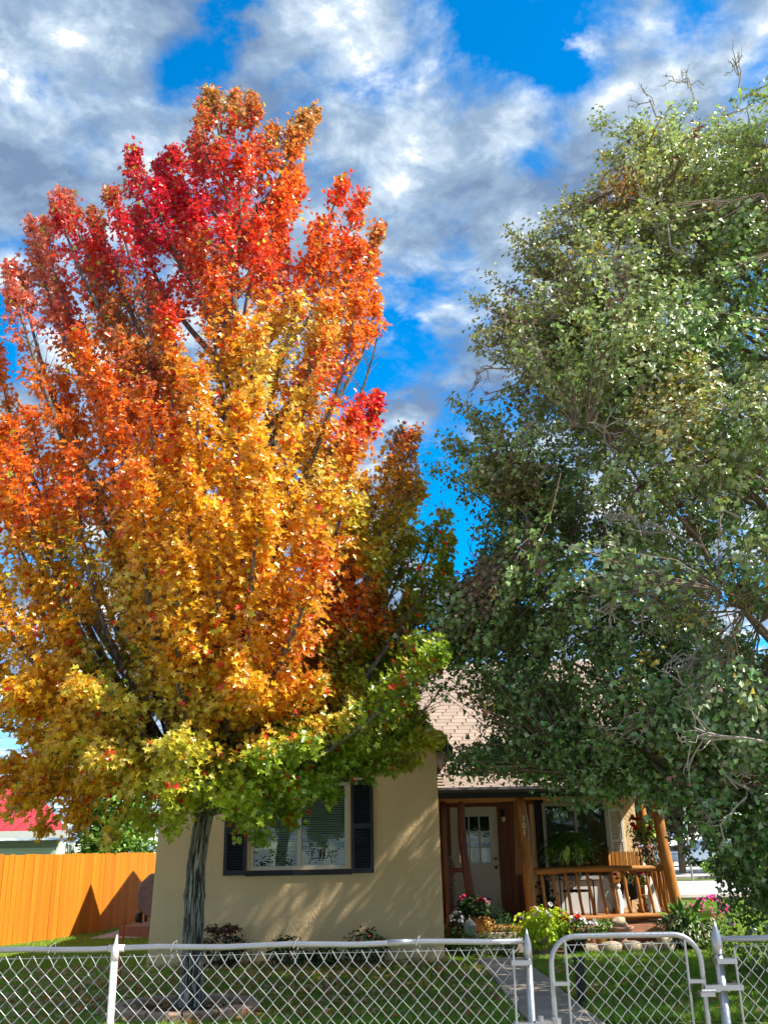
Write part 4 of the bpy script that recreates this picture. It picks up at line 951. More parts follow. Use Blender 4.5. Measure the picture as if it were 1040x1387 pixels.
# furrowed trunk
tz = LD[LD[:, 2] < 2.35]; TP = interp_path(np.vstack([[LD[0][0], MY, -.05], tz]), 120); seg = 120
trk = MB(); V = []; BC = []
for i, p in enumerate(TP):
    z = p[2]; r = .102+.06*math.exp(-z*4.5)-.006*z; r += .014*math.exp(-((z-1.12)/.05)**2)+.03*max(0, z-1.75)
    for j in range(seg):
        a = 2*math.pi*j/seg; q = Vector((math.cos(a)*3.6, math.sin(a)*3.6, z*2.4)); f = mnoise.noise(q)+.6*mnoise.noise(q*2.1)+.25*mnoise.noise(q*4.5)
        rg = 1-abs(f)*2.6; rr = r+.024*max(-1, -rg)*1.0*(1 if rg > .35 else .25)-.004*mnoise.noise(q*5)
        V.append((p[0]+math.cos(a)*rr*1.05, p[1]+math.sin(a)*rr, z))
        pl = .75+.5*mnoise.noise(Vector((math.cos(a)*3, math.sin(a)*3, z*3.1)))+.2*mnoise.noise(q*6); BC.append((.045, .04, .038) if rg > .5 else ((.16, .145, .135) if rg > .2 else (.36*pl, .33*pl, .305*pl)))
F = [(i*seg+j, i*seg+(j+1) % seg, (i+1)*seg+(j+1) % seg, (i+1)*seg+j) for i in range(len(TP)-1) for j in range(seg)]
trk.add(V, F)
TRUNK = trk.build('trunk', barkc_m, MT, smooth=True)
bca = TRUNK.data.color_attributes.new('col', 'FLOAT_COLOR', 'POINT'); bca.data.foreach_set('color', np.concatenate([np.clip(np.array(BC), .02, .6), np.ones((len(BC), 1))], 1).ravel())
br = MB()
up_ = LD[LD[:, 2] > 1.9]; UPP = interp_path(up_, 60); br.tube(UPP, np.linspace(.10, .012, 60)**1.0, 10)
def trunkpt(z): 
    k = np.interp(z, LD[:, 2], np.arange(len(LD))); i = int(min(k, len(LD)-2)); return LD[i]+(LD[i+1]-LD[i])*(k-i)
# plume tips: (px, py, depth offset)
tips = [(285, 118, 0), (318, 130, .3), (345, 132, -.3), (372, 175, .2), (412, 155, .3), (425, 150, .5), (400, 235, .8), (268, 140, -.2), (240, 205, -.3), (222, 215, .2), (212, 250, -.5), (178, 200, -.4), (185, 280, .4),
        (150, 262, -.7), (130, 290, .3), (98, 268, .2), (80, 260, -.5), (60, 300, .4), (40, 297, -.3), (22, 358, -.1), (15, 362, -.8), (80, 370, .6), (465, 243, .1), (490, 262, .5), (512, 305, .3), (480, 330, -.5), (512, 400, .6), (518, 440, 0), (440, 300, .9), (450, 395, -.8), (500, 350, .9),
        (508, 535, .3), (480, 560, -.6), (545, 575, 1.0), (565, 580, .5), (570, 650, 1.4), (600, 690, 1.2), (605, 760, 1.0), (600, 850, 1.4), (570, 900, .6), (0, 470, .2), (-40, 520, -.5), (-60, 640, .3), (-110, 720, 0), (40, 560, -1.2), (110, 450, -1.2), (150, 500, -1.6), (230, 420, -1.3), (290, 370, -1.2), (350, 430, -1.5), (400, 400, -.9), (200, 520, -1.9), (270, 500, -2.0), (330, 540, -2.2), (400, 560, -1.9), (450, 640, -1.9), (90, 610, -1.8), (20, 660, -1.6),
        (180, 640, -2.3), (260, 640, -2.5), (360, 660, -2.5), (460, 600, .5), (490, 650, .6), (520, 700, .8), (545, 640, 1), (560, 720, .8), (520, 780, .5), (570, 800, .8), (590, 860, 1), (540, 860, .4), (600, 930, .6), (500, 850, 0), (8, 1040, -.3), (30, 1095, .1), (-20, 1075, -.5), (15, 1100, -.9), (60, 1125, .2), (45, 1000, -1), (5, 960, -1.2), (40, 1085, -.6), (300, 1090, -1.6), (345, 1110, -1.3), (395, 1080, -1.2), (430, 1060, -1.0), (365, 1030, -1.9), (420, 1010, -1.8), (480, 1000, -1.0), (520, 1010, -.5), (575, 1005, -.2), (560, 940, .2), (30, 960, -1.6), (90, 980, -1.9), (60, 900, -2.0), (90, 1130, -.8), (150, 1140, -1), (195, 1130, -.6), (235, 1130, -.9), (20, 1050, .2), (70, 1020, -1.2), (120, 1060, -1.4), (180, 1070, -1.6), (320, 1130, -.7), (352, 1150, -.6), (400, 1118, -.4), (445, 1080, -.2), (500, 1055, 0), (560, 1035, .2), (592, 1002, .3), (540, 985, -.2), (470, 1030, -.8), (380, 1060, -1.4), (330, 1075, -1.5), (520, 920, .4), (455, 985, -1.2), (430, 930, -1.6), (265, 190, .3), (300, 200, -.5), (330, 200, -.6), (300, 300, -.8), (265, 280, -.7), (350, 300, -.7), (380, 260, 0), (370, 350, -.9), (240, 250, .2), (120, 330, .8), (250, 300, .9), (330, 260, 1.2), (380, 320, 1.0), (210, 390, 1.3), (300, 400, 1.5)]
envelope = [(-150, 1150), (-150, 480), (-40, 460), (0, 440), (0, 340), (40, 280), (90, 245), (150, 240), (178, 185), (215, 235), (262, 190), (285, 105), (345, 115), (380, 150), (430, 135), (425, 260), (440, 280), (470, 230), (520, 290), (525, 440), (460, 530), (520, 525), (575, 570), (612, 690), (615, 900), (600, 1010), (560, 1045), (500, 1062), (480, 1075), (440, 1110), (400, 1130), (345, 1160), (300, 1125), (262, 1128), (213, 1165), (120, 1160), (60, 1155), (0, 1115)]
outer = [(-400, 1120), (-400, 420), (-30, 440), (0, 400), (0, 350), (30, 345), (28, 290), (60, 288), (68, 245), (98, 248), (120, 280), (148, 245), (165, 235), (170, 185), (192, 190), (204, 225), (222, 195), (262, 192), (265, 130), (283, 104), (300, 125), (345, 114), (372, 165), (382, 140), (430, 136), (432, 165), (408, 205), (415, 255), (425, 290), (440, 290), (452, 245), (468, 230), (498, 255), (502, 295), (522, 300), (512, 340), (518, 380), (515, 420), (524, 442), (495, 465), (470, 500), (445, 535), (470, 548), (512, 522), (530, 545), (540, 570), (570, 562), (578, 600), (575, 640), (608, 670), (622, 720), (612, 760), (618, 850), (600, 900), (560, 925), (560, 955), (600, 985), (602, 1012), (560, 1042), (500, 1062), (480, 1078), (455, 1105), (420, 1122), (385, 1150), (340, 1162), (305, 1150), (300, 1125), (262, 1120), (245, 1140), (228, 1156), (200, 1158), (150, 1170), (110, 1165), (75, 1178), (62, 1150), (0, 1112)]
holes = [[(225, 340), (240, 335), (246, 365), (240, 380), (226, 372)], [(30, 430), (60, 455), (85, 490), (70, 498), (40, 470)], [(110, 835), (140, 850), (160, 875), (120, 872), (105, 850)], [(195, 965), (235, 980), (232, 1002), (200, 1000)], [(20, 430), (38, 445), (30, 452), (15, 440)], [(22, 738), (55, 755), (50, 770), (25, 760)], [(40, 640), (62, 660), (55, 672), (38, 652)], [(470, 785), (500, 770), (505, 785), (478, 800)], [(520, 800), (545, 790), (545, 820), (528, 822)]]
sheet_tips = []
TT = [at(x, y, MY+d) for x, y, d in tips]
k = 0
while len(TT) < 225:
    x, y = rng.uniform(-140, 615), rng.uniform(380, 1120)
    if not inpoly(np.array([x]), np.array([y]), envelope)[0]: continue
    Y = MY+rng.uniform(-2.7, 2.7); p = at(x, y, Y)
    ax = trunkpt(min(max(p[2]-.8, 2), 9)); rad = math.hypot(p[0]-ax[0], p[1]-ax[1]); lim = np.interp(p[2], [1.6, 2.6, 4, 6, 8, 10], [1.9, 2.9, 3.2, 2.9, 2.0, .8])
    if rad > lim or (rad < lim*.35 and rng.random() < .7): continue
    TT.append(p)
L_P, L_D, L_R, L_C = [], [], [], []
for ti_, tp in enumerate(TT):
    ax = trunkpt(np.clip(tp[2]-1, 1.9, 9.5)); hd = math.hypot(tp[0]-ax[0], tp[1]-ax[1])
    z0 = np.clip(tp[2]-1.35*hd-.9, 1.95, tp[2]-.3) if tp[2] > 2.6 else 1.95
    a = trunkpt(z0); out = tp-a; out[2] = 0
    b = a+out*.45+np.array([0, 0, (tp[2]-z0)*.22]); c_ = a+out*.85+np.array([0, 0, (tp[2]-z0)*.62])
    if tp[2] < 3.2: b = a+out*.35+np.array([0, 0, max(.35, (tp[2]-z0)*.6)]); c_ = a+out*.75+np.array([0, 0, max(.5, (tp[2]-z0)*1.0)])
    P = bez(a, b, c_, tp, 16); P += .03*np.sin(np.linspace(0, 9, 16)+ti_)[:, None]*np.array([1, .7, 0]); P[0] = a
    L = np.linalg.norm(np.diff(P, axis=0), axis=1).sum(); r0 = .012+.013*L
    br.tube(P, np.linspace(r0, .004, 16), 6)
    # side shoots + leaf positions
    n = int(350*min(L, 3.6)**.85*(.8 if tp[2] < 3.6 and tp[0] < -2 else 1)); s = rng.random(n)
    idx = s*15; i0 = np.minimum(idx.astype(int), 14); base = P[i0]+(P[i0+1]-P[i0])*(idx-i0)[:, None]; T_ = P[i0+1]-P[i0]; T_ /= np.linalg.norm(T_, axis=1, keepdims=True)
    # cluster into twigs
    nt = max(8, n//16); tw = rng.integers(0, nt, n); dt = rng.standard_normal((nt, 3)); dt[:, 2] = np.abs(dt[:, 2])*.4; dt /= np.linalg.norm(dt, axis=1, keepdims=True)
    st = rng.random(nt)**.7*.68+.32; s = st[tw]; idx = s*15; i0 = np.minimum(idx.astype(int), 14); base = P[i0]+(P[i0+1]-P[i0])*(idx-i0)[:, None]; T_ = P[i0+1]-P[i0]; T_ /= np.linalg.norm(T_, axis=1, keepdims=True)
    rp_ = np.interp(s, [.2, .5, .85, 1], [.34, .34, .2, .04])*min(1, .55+.2*L)
    if tp[2] > 6.2 : rp_ = rp_*.78
    ln = rng.random(n)**.6
    dd = dt[tw]+.7*T_
    Q = base+dd*(rp_*ln)[:, None]+.05*rng.standard_normal((n, 3))
    L_P.append(Q); L_D.append(dd+.6*rng.standard_normal((n, 3))); L_C.append(np.full(n, rng.standard_normal()))
    for q in range(0, nt, 2):
        sidx = st[q]*15; j = min(int(sidx), 14); b0 = P[j]+(P[j+1]-P[j])*(sidx-j); T1 = (P[j+1]-P[j]); T1 /= np.linalg.norm(T1)
        e_ = b0+(dt[q]+.7*T1)*np.interp(st[q], [.2, .5, .85, 1], [.34, .34, .2, .04]); br.tube([b0, (b0+e_)/2+[0, 0, .01], e_], [.005, .004, .002], 4, cap=False)
BR_ = br.build('branches', bark_m, MT, smooth=True)
P = np.concatenate(L_P); D = np.concatenate(L_D); CN = np.concatenate(L_C)
px, py = project(P); jx = px+4*rng.standard_normal(len(P)); jy = py+4*rng.standard_normal(len(P))
keep = inpoly(jx, jy, outer)|(px < -10)
for h in holes: keep &= ~inpoly(jx, jy, h)
P, D, CN, px, py = P[keep], D[keep], CN[keep], px[keep], py[keep]
CRIM, RED, RORG, ORG_, GOLD, YG, GRN, OLV, BRN, MAR, PINK = (.68, .015, .05), (.82, .05, .018), (.88, .22, .02), (.90, .46, .022), (.90, .66, .10), (.60, .66, .06), (.24, .38, .025), (.56, .50, .04), (.50, .26, .06), (.30, .05, .04), (.72, .22, .14)
ctl = [(250, 260, CRIM), (225, 320, CRIM), (185, 220, CRIM), (185, 300, CRIM), (200, 400, RED), (285, 130, BRN), (310, 180, RED), (340, 240, RED), (300, 300, CRIM), (360, 330, RED), (260, 380, CRIM), (180, 360, CRIM), (110, 330, CRIM), (350, 140, BRN), (410, 160, BRN), (385, 220, RORG), (330, 320, RED), (400, 330, RORG), (440, 380, RORG), (470, 250, RED), (500, 300, BRN), (460, 320, RED), (490, 400, RORG), (510, 440, RORG),
       (80, 270, PINK), (60, 320, PINK), (130, 340, RED), (145, 280, BRN), (20, 380, PINK), (160, 420, BRN), (100, 420, RED), (60, 400, PINK), (280, 350, RORG), (300, 430, RORG), (340, 420, ORG_), (270, 420, RED), (380, 380, RED), (240, 440, RED), (130, 480, RORG), (60, 520, RORG), (100, 560, RORG), (230, 480, ORG_), (300, 520, ORG_), (380, 500, GOLD), (400, 440, GOLD), (200, 500, MAR), (190, 430, BRN),  # maroon point: shade of a crown recess put into leaf colour
       (30, 600, RORG), (100, 640, RORG), (170, 640, RORG), (200, 580, RORG), (220, 640, ORG_), (280, 600, ORG_), (350, 600, ORG_), (420, 580, ORG_), (470, 540, RED), (505, 560, CRIM), (560, 600, BRN), (540, 690, OLV), (500, 640, ORG_), (430, 640, GOLD), (480, 620, RORG), (530, 650, BRN), (450, 700, ORG_), (500, 700, OLV), (560, 700, OLV), (600, 740, GRN),
       (60, 700, RORG), (20, 700, RORG), (130, 700, RORG), (20, 760, ORG_), (90, 740, OLV), (180, 700, ORG_), (250, 700, ORG_), (330, 700, ORG_), (390, 700, ORG_), (60, 800, ORG_), (150, 800, GOLD), (110, 755, OLV), (240, 780, ORG_), (310, 780, ORG_), (380, 790, ORG_), (440, 770, RORG), (480, 820, RORG), (490, 740, OLV), (540, 790, GRN), (600, 850, GRN), (500, 900, GRN), (440, 900, GRN), (400, 880, RORG), (330, 860, ORG_), (260, 860, ORG_), (180, 860, ORG_), (80, 850, ORG_), (20, 880, ORG_),
       (150, 900, GRN), (60, 940, ORG_), (110, 1000, GOLD), (20, 1000, ORG_), (40, 1080, ORG_), (150, 960, GOLD), (200, 940, OLV), (170, 1050, GOLD), (240, 1040, OLV), (110, 1100, ORG_), (200, 1110, YG), (280, 940, GOLD), (320, 960, ORG_), (380, 950, ORG_), (440, 950, ORG_), (460, 970, GOLD), (400, 1000, GRN), (340, 1040, GRN), (280, 1060, YG), (340, 1080, YG), (320, 1120, GRN), (380, 1090, GRN), (440, 1040, GRN), (500, 980, GRN), (540, 960, GRN), (570, 1000, OLV), (480, 1040, GRN), (250, 1110, YG), (-100, 700, ORG_), (-100, 950, ORG_)]
cx_ = np.array([c[0] for c in ctl], float); cy_ = np.array([c[1] for c in ctl], float); cc_ = np.array([c[2] for c in ctl])
def tree_cols(P, px, py, CN):
    sx = px+26*vnoise(P, 2.6)+18*rng.standard_normal(len(P))+10*CN; sy = py+26*vnoise(P, 2.3, 3.)+18*rng.standard_normal(len(P))
    out = np.zeros((len(P), 3)); ch = 20000
    for s in range(0, len(P), ch):
        d2 = (sx[s:s+ch, None]-cx_)**2+(sy[s:s+ch, None]-cy_)**2; w = 1/(d2+350)**2.2; w /= w.sum(1, keepdims=True); out[s:s+ch] = w@cc_
    return out
C = tree_cols(P, px, py, CN)
# leaves on the far side of the crown stay greener/duller
C *= np.clip(1+.20*rng.standard_normal((len(P), 1)), .4, 1.6)
m_ = rng.random(len(P)) < .035; C[m_] = np.array(RED); m_ = rng.random(len(P)) < .03; C[m_] = np.array(YG)
C = np.clip(C, .004, .95)
outw = P-np.stack([np.interp(P[:, 2], LD[:, 2], LD[:, 0]), np.interp(P[:, 2], LD[:, 2], LD[:, 1]), P[:, 2]], 1); outw /= (np.linalg.norm(outw, axis=1, keepdims=True)+.1)
NR = .45*outw+np.array([0, 0, .55])+.55*rng.standard_normal((len(P), 3)); TI = D/np.linalg.norm(D, axis=1, keepdims=True)+outw*.8+[0, 0, -.15]
SZ = rng.uniform(.038, .074, len(P))
# the largest 300 leaves in view are separate parts (shared meshes by colour)
CR = bpy.data.objects.new('crown_frame', None)
dist = np.linalg.norm(P-CAM, axis=1); vis = (px > 0) & (px < 1040) & (py > 0) & (py < 1300)
order = np.argsort(np.where(vis, -SZ/dist, 1)); big = order[:300]; mask = np.ones(len(P), bool); mask[big] = False
CROWN = leafcloud('crown', P[mask], NR[mask], TI[mask], SZ[mask], MAPLE, C[mask], leaf_m, MT)
kc = 14; cent = C[big][rng.choice(300, kc, replace=False)]; lm = []
for q in range(kc):
    o = leafcloud('leaf_proto', np.zeros((1, 3)), np.array([[0, 0, 1.]]), np.array([[0, 1., 0]]), 1.0, MAPLE, cent[q:q+1], leaf_m, None, kind=None); lm.append(o.data); o.data.name = 'leaf'; bpy.data.objects.remove(o)
for b in big:
    q = int(np.argmin(((cent-C[b])**2).sum(1))); z_ = Vector(NR[b]).normalized(); y_ = Vector(TI[b]); y_ = (y_-z_*y_.dot(z_)).normalized(); x_ = y_.cross(z_)
    o = bpy.data.objects.new('leaf', lm[q]); link(o, CROWN); Mx = Matrix((x_, y_, z_)).transposed().to_4x4()*1.0
    o.matrix_basis = Matrix.Translation(Vector(P[b]-origin(MT))) @ Mx @ Matrix.Diagonal((SZ[b], SZ[b], SZ[b], 1))
bpy.data.objects.remove(CR)
print('maple leaves', len(P))

# ================================================================== HAWTHORN
HX, HYc = 6.0, 11.6
HT = thing('hawthorn_tree', 'broad green hawthorn with bare grey twigs overhanging the porch', 'tree', (6.4, HYc, 0))
hout = [(1500, 40), (1100, 40), (1040, 92), (1015, 108), (975, 112), (935, 118), (905, 130), (870, 150), (830, 145), (803, 150), (806, 180), (822, 200), (798, 232), (790, 262), (765, 255), (742, 292), (715, 286), (682, 305), (690, 340), (705, 375), (672, 385), (658, 368), (652, 395), (630, 398), (642, 425), (634, 460), (652, 492), (700, 515), (665, 545), (610, 535), (620, 565), (596, 600), (600, 630), (572, 640), (605, 668), (632, 700), (645, 722), (655, 750), (628, 765), (596, 800), (575, 860), (530, 868), (532, 895), (560, 915), (590, 935), (640, 938), (650, 965), (672, 985), (640, 1010), (600, 1018), (604, 1050), (660, 1045), (700, 1052), (740, 1074), (790, 1082), (840, 1098), (858, 1095), (900, 1085), (920, 1115), (925, 1160), (950, 1200), (985, 1250), (1000, 1290), (1020, 1335), (1500, 1400)]
hholes = [[(600, 668), (632, 700), (650, 740), (640, 765), (618, 770), (596, 800), (560, 700)], [(640, 960), (668, 948), (672, 975), (655, 985)], [(600, 985), (640, 1000), (610, 1018)]]
prof_z = [.4, 1.2, 2.2, 3.2, 4.5, 6, 7.5, 9, 10.2, 11.2, 12.1]; prof_r = [2.4, 3.1, 4.6, 5.6, 5.8, 5.5, 5.0, 4.2, 3.4, 2.4, 1.0]
hb = MB(); TR = MB()
hbase = np.array([6.6, HYc+.2, 0]); hl = interp_path(np.array([hbase, [6.5, HYc+.1, 1.4], [6.3, HYc, 3.0], [6.1, HYc-.2, 5.5], [6.0, HYc, 8], [5.7, HYc, 11]]), 40)
TR.tube(hl, np.interp(np.linspace(0, 1, 40), [0, .05, .3, 1], [.30, .22, .16, .02]), 16, wob=.03); TR.build('trunk', bark2_m, HT, smooth=True)
def hpt(z): return np.array([np.interp(z, hl[:, 2], hl[:, k]) for k in range(3)])
# main limbs
NL = 150; limbs = []
def hline(P, r0, r1, sg=6): hb.tube(P, np.linspace(r0, r1, len(P)), sg, cap=False)
sh_p = []
cnt = 0
while cnt < NL:
    z = rng.uniform(.9, 11.6)**1.0; a = rng.uniform(0, 2*math.pi); rmax = np.interp(z, prof_z, prof_r)*rng.uniform(.72, .98)
    tp = np.array([HX+rmax*math.cos(a), HYc+rmax*(.76 if math.sin(a) < 0 else .56)*math.sin(a), z]); x, y = project(tp)
    if x < 1040 and not inpoly(np.array([x]), np.array([y]), hout)[0]: continue
    hd = rmax; z0 = np.clip(z-.75*hd-.3, 1.2, 10.5) if z > 2.6 else rng.uniform(1.6, 2.6)
    a0 = hpt(z0); o_ = tp-a0; o_[2] = 0
    P_ = bez(a0, a0+o_*.4+[0, 0, .35*(z-z0)+.25], a0+o_*.8+[0, 0, .8*(z-z0)+.2], tp, 18); P_ += .09*np.cumsum(rng.standard_normal((18, 3)), 0)*.8*np.linspace(0, 1, 18)[:, None]
    hline(P_, .014+.009*hd, .004); limbs.append(P_); cnt += 1
# the visible low limb
lo = np.array([at(1130, 1085, 10.6), at(1040, 1070, 10.2), at(1000, 1062, 10.0), at(955, 1056, 9.9), at(935, 1035, 9.8), at(905, 1020, 9.8), at(880, 985, 9.9)]); lo = interp_path(lo, 24); hline(lo, .075, .02, 8)
hline(interp_path(np.array([lo[14], at(905, 985, 9.6), at(930, 960, 9.5)]), 8), .02, .006)
# twigs & leaf rosettes
HPs, HDs, HCl = [], [], []
allP = np.concatenate([l[5:] for l in limbs]); ntw = 10200
i = 0; ok = 0
lob = []
while len(lob) < 210:
    z = rng.uniform(.8, 11.6); a = rng.uniform(0, 2*math.pi); f = rng.uniform(.25, .92)**.6; rr = np.interp(z, prof_z, prof_r)*f
    q = np.array([HX+rr*math.cos(a), HYc+rr*(.76 if math.sin(a) < 0 else .56)*math.sin(a), z])
    if q[1] > 12.3 and rng.random() < .55: continue
    x, y = project(q)
    if x > 1140 and rng.random() < .45: continue
    if x < 1045 and not inpoly(np.array([x]), np.array([y]), hout)[0]: continue
    lob.append(np.append(q, rng.uniform(.55, 1.05)))
for x, y, d in ((1035, 470, -.6), (1045, 540, -.8), (1020, 640, -1), (1010, 420, 0), (1035, 700, -1), (1000, 250, 0), (1035, 310, .2), (1050, 600, 0), (1030, 780, -1.2), (1000, 500, .8), (1045, 380, .6), (610, 830, -.4), (590, 850, -.6), (640, 800, -.2), (650, 865, -.2), (700, 780, -.8), (600, 1030, .2), (645, 1040, 0), (690, 1045, 0), (565, 905, -.6), (600, 925, -.5), (1000, 1080, -.8), (1030, 1150, -.8), (990, 1220, -.3), (960, 1110, -.8), (600, 885, -.6), (560, 885, -.8), (645, 905, -.4), (690, 925, -.5), (735, 960, -.6), (705, 1000, -.4), (765, 1030, -.6), (650, 850, -.5), (700, 880, -.9), (820, 1040, -1), (870, 1060, -1.2), (620, 640, -.2), (620, 585, 0), (660, 560, -.3), (700, 340, 0), (730, 320, .2), (660, 430, .1), (990, 960, -2.6), (1000, 1120, -.5), (1010, 1180, -.5), (1020, 1000, -2)):
    lob.append(np.append(at(x, y, HYc-.4+d), rng.uniform(.4, .7)))
lob = np.array(lob); lw = lob[:, 3]**2; lw /= lw.sum(); LN = []
while ok < ntw:
    i += 1
    lb = lob[rng.choice(len(lob), p=lw)]; dv = rng.standard_normal(3); dv /= np.linalg.norm(dv); dv[2] = dv[2]*.8+.08
    f = rng.uniform(.55, 1.08)
    q = lb[:3]+dv*lb[3]*f*[1, 1, .8]
    if q[2] < .5: continue
    if q[1] > 12.3 and rng.random() < .35: continue
    x, y = project(q)
    if x < 1045:
        if not inpoly(np.array([x+4*rng.standard_normal()]), np.array([y+4*rng.standard_normal()]), hout)[0]: continue
        if y < 1000 and not inpoly(x+26*rng.standard_normal(5), y+26*rng.standard_normal(5), hout).all() and rng.random() < .62: continue
    if x > 1110 and rng.random() < .5: continue
    # thin, see-through corner over the street
    if 905 < x < 1045 and 1085 < y < 1240 and rng.random() < .90-.75*max(0, x-940)/95: continue
    if 800 < x < 905 and y > 1078 and rng.random() < .7: continue
    if y < 230 and rng.random() < .45: continue
    j = np.argmin(((allP-q)**2).sum(1)); b0 = allP[j]; L = np.linalg.norm(q-b0)
    if L > 1.3: b0 = q+(b0-q)*1.0/L
    mid = (b0+q)/2+.08*rng.standard_normal(3)*min(L, 1)
    if f > .6: hb.tube([b0, mid, q], [.008, .006, .003], 3, cap=False)
    n = rng.integers(18, 30); ros = rng.random(6)**.7; t = ros[rng.integers(0, 6, n)]; t = .3+.8*t
    s_ = b0+(q-b0)*t[:, None]+.045*rng.standard_normal((n, 3)); HPs.append(s_); HDs.append(np.tile((q-b0)/max(L, .1), (n, 1))+.9*rng.standard_normal((n, 3))); HCl.append(np.full(n, rng.random())); LN.append(np.tile(dv, (n, 1))); ok += 1
# sprays silhouetted at the left edge and top
sprays = [(805, 152, .2), (803, 165, 0), (812, 205, .3), (760, 262, .2), (684, 312, 0), (690, 335, .3), (660, 372, .2), (632, 400, 0), (640, 440, .2), (640, 462, .4), (612, 540, 0), (622, 560, .3), (600, 602, 0), (575, 628, .2), (640, 700, .5), (655, 745, .5), (600, 800, 0), (580, 850, -.2), (535, 872, -.5), (545, 900, -.6), (600, 1045, .4), (612, 1030, .3), (650, 1048, .2), (700, 1050, 0), (760, 1090, -.2), (560, 880, -.4), (585, 876, -.6), (1000, 965, -2.4), (960, 985, -2.2), (930, 975, -2.0), (1020, 1010, -2.3), (985, 1030, -2.2)]
for x, y, d in sprays:
    q = at(x, y, HYc-.5+d); inn = at(x+90, y+(60 if y < 700 else -25), HYc-.2+d); P_ = bez(inn, inn+(q-inn)*.3+[0, 0, .05], inn+(q-inn)*.7+[0, 0, .05], q, 8); hb.tube(P_, np.linspace(.012, .003, 8), 4, cap=False)
    n = 150; t = rng.random(n)**.8; HPs.append(inn+(q-inn)*t[:, None]+.07*rng.standard_normal((n, 3))*(1.3-t[:, None]*.5)); HDs.append(np.tile(q-inn, (n, 1))+.8*rng.standard_normal((n, 3))); HCl.append(np.full(n, rng.random() if y < 860 else .5))
def deadtwig(x, y, Y, L, m, depth=3, spread=.9, up=.2):
    p = at(x, y, Y)
    def rec(p, d, L, k):
        e_ = p+d*L; md = (p+e_)/2+.12*L*rng.standard_normal(3); m.tube([p, md, e_], [.004+.0035*k, .004+.0025*k, .003+.002*k], 4, cap=False)
        if k > 0:
            for _ in range(rng.integers(2, 4)):
                dd = d+spread*rng.standard_normal(3)*.7; dd /= np.linalg.norm(dd); rec(p+(e_-p)*rng.uniform(.45, 1), dd, L*rng.uniform(.5, .8), k-1)
    return p, rec
dtb = mat('dead_twig_bark', (.34, .29, .25), .85, .2)
for (x, y, Y, dx, dz, L, k) in ((940, 800, 9.2, -.9, .1, .7, 4), (900, 770, 9.3, -.3, -.7, .45, 3), (950, 740, 9.2, -.6, .3, .6, 4), (1000, 700, 9.2, -.5, .4, .5, 4), (935, 950, 9.3, -.9, -.15, .55, 3), (1035, 1005, 8.6, -.9, .1, .5, 3), (1010, 1080, 8.9, -.7, -.6, .35, 2), (960, 1000, 9.0, .3, -.8, .4, 3), (930, 150, 11, .1, 1, .5, 3), (1000, 120, 11, .1, 1, .4, 3), (900, 160, 11, -.4, .8, .4, 3), (690, 500, 11.2, -1, .1, .35, 3), (700, 520, 11.2, -.9, -.3, .3, 3), (1000, 560, 9.0, -.6, .3, .6, 4), (850, 420, 9.6, -.3, .6, .7, 4), (940, 350, 9.8, -.2, .8, .8, 4), (800, 540, 9.6, -.7, .4, .6, 3), (1000, 880, 8.9, -.8, -.2, .5, 4), (860, 640, 9.3, -.6, .5, .5, 3)):
    dm = MB(); p, rec = deadtwig(x, y, Y, L, dm); d = np.array([dx, .15*rng.standard_normal(), dz]); rec(p, d/np.linalg.norm(d), L, k); dm.build('dead_twig', dtb, HT)
hb.build('branches', bark2_m, HT, smooth=True)
P = np.concatenate(HPs); D = np.concatenate(HDs); CL = np.concatenate(HCl); n = len(P)
px, py = project(P)
base = np.array([(.25, .34, .085)]*n)
yel = np.clip((560-py)/500, 0, 1)[:, None]*np.array([[1, .95, .25]])*.13; base += yel  # upper crown lighter and yellower: sunlight put into the leaf colour
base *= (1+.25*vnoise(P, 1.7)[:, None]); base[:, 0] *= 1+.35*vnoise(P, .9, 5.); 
deep = np.clip((py-620)/300, 0, 1)[:, None]; base = base*(1-deep)+deep*np.array([[.13, .235, .062]])  # lower crown darker and greener: shade put into the leaf colour
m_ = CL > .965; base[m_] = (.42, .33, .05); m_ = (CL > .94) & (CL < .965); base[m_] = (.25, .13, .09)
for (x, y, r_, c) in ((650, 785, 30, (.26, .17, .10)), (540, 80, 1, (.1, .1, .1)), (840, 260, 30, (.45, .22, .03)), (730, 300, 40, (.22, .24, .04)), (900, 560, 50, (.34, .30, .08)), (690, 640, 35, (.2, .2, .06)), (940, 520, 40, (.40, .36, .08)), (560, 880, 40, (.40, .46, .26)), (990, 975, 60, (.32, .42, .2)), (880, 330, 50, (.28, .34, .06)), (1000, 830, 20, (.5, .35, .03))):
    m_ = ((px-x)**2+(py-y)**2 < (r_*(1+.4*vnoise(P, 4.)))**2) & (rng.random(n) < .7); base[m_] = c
pm = rng.random(n) < np.clip(.20-.14*(py-500)/500, .05, .2); base[pm] = base[pm]*.5+np.array([.42, .46, .32])*.7  # sun glints and pale undersides put into leaf colour, more of them higher
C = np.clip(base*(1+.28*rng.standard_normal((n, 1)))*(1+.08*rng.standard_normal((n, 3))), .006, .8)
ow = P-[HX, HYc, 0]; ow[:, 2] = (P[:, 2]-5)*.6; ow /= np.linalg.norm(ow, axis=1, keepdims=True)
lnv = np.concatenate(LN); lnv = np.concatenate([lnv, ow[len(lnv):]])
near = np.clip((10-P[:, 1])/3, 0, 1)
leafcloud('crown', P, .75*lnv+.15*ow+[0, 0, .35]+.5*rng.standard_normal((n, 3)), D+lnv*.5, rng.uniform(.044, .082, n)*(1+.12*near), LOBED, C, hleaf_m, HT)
print('hawthorn leaves', n)
hw = flower_mesh((.45, .02, .02), .02)
for _ in range(40):
    j = rng.integers(0, n); q = P[j]
    if q[1] < HYc: piece('berry', hw, q, HT)

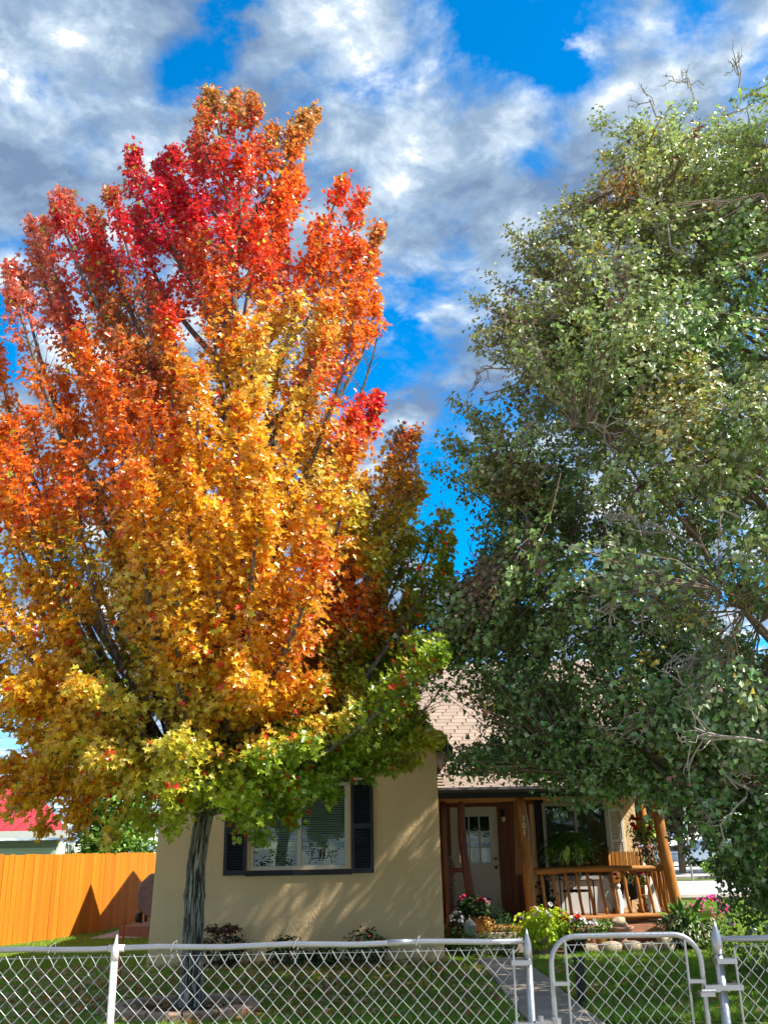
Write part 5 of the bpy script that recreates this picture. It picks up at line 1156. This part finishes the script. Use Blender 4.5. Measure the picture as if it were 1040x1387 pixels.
# ================================================================== GRASS AND FALLEN LEAVES
n = 330000
u = rng.random(n); gy = 9.9+(17.2-9.9)*u**1.2; gx = rng.uniform(-1, 1, n)*(gy*.47)
n2 = 70000; gy2 = rng.uniform(14, 27, n2); gx2 = rng.uniform(-8, -3.2, n2); n3 = 60000; gy3 = rng.uniform(15.5, 29, n3); gx3 = rng.uniform(4.7, 12, n3)
gx = np.concatenate([gx, gx2, gx3]); gy = np.concatenate([gy, gy2, gy3])
ok = ~((gx > 1.20) & (gx < 1.93) & (gy < 15.6)) & ~((gx > HL-.05) & (gx < HR+.04) & (gy > 14.85)) & ~((gx > HR) & (gx < 4.85) & (gy > 15.72)) & ~(((gx-TC[0])/.75)**2+((gy-TC[1])/.65)**2 < 1) & ~((gx > .85) & (gx < 2.7) & (gy > 15.4)) & ~((gy > 20.0) & (gx > -5.9) & (gx < -3)) & ~((gx > 1.9) & (gx < 2.7) & (gy > 15.5))
gx, gy = gx[ok], gy[ok]; n = len(gx); G = np.stack([gx, gy, np.zeros(n)], 1)
h = rng.uniform(.035, .075, n)*(1+.3*vnoise(G, 1.9)); a = rng.uniform(0, 6.28, n); w_ = rng.uniform(.0035, .006, n)*(1+.04*gy)
ln = rng.standard_normal((n, 2))*.35*h[:, None]
V = np.empty((n, 3, 3)); V[:, 0] = G+np.stack([np.cos(a)*w_, np.sin(a)*w_, 0*a], 1); V[:, 1] = G-np.stack([np.cos(a)*w_, np.sin(a)*w_, 0*a], 1); V[:, 2] = G+np.stack([ln[:, 0], ln[:, 1], h], 1)
me = bpy.data.meshes.new('grass'); me.vertices.add(3*n); me.vertices.foreach_set('co', V.ravel()); me.loops.add(3*n); me.loops.foreach_set('vertex_index', np.arange(3*n, dtype=np.int32)); me.polygons.add(n); me.polygons.foreach_set('loop_start', np.arange(0, 3*n, 3, dtype=np.int32)); me.update(calc_edges=True)
gc = np.array([(.27, .44, .05)]*n)*(1+.22*vnoise(G, 1.1)[:, None])*(1+.2*rng.standard_normal((n, 1))); m_ = rng.random(n) < .10+.12*(vnoise(G, .8, 3.) > .3); gc[m_] = (.26, .22, .07); gc = np.clip(gc, .01, .8)
ca = me.color_attributes.new('col', 'FLOAT_COLOR', 'POINT'); cc4 = np.ones((n, 3, 4)); cc4[:, :, :3] = gc[:, None]; ca.data.foreach_set('color', cc4.ravel()); me.materials.append(blade_m)
go = bpy.data.objects.new('grass', me); link(go); go['kind'] = 'stuff'; go['label'] = 'short green lawn grass with a few dry blades'
n = 2600; P = np.stack([rng.normal(-1.8, 2.4, n), rng.uniform(10, 15.0, n), rng.uniform(.05, .085, n)], 1); P = P[~((P[:, 0] > 1.2) & (P[:, 0] < 1.9))]; n = len(P)
pal = np.array([(.55, .33, .10), (.5, .2, .05), (.50, .38, .18), (.36, .24, .10)]); C = pal[rng.integers(0, 4, n)]
fl_ = leafcloud('fallen_leaves', P, np.array([0, 0, 1.])+.35*rng.standard_normal((n, 3)), rng.standard_normal((n, 3)), rng.uniform(.05, .09, n), MAPLE, C, leaf_m, None); fl_['label'] = 'fallen maple leaves lying on the lawn'
print('OBJECTS', len(bpy.data.objects), 'TRIS', sum(sum(len(p.vertices)-2 for p in m.polygons) if len(m.polygons) < 5000 else len(m.loops)-2*len(m.polygons) for m in bpy.data.meshes))
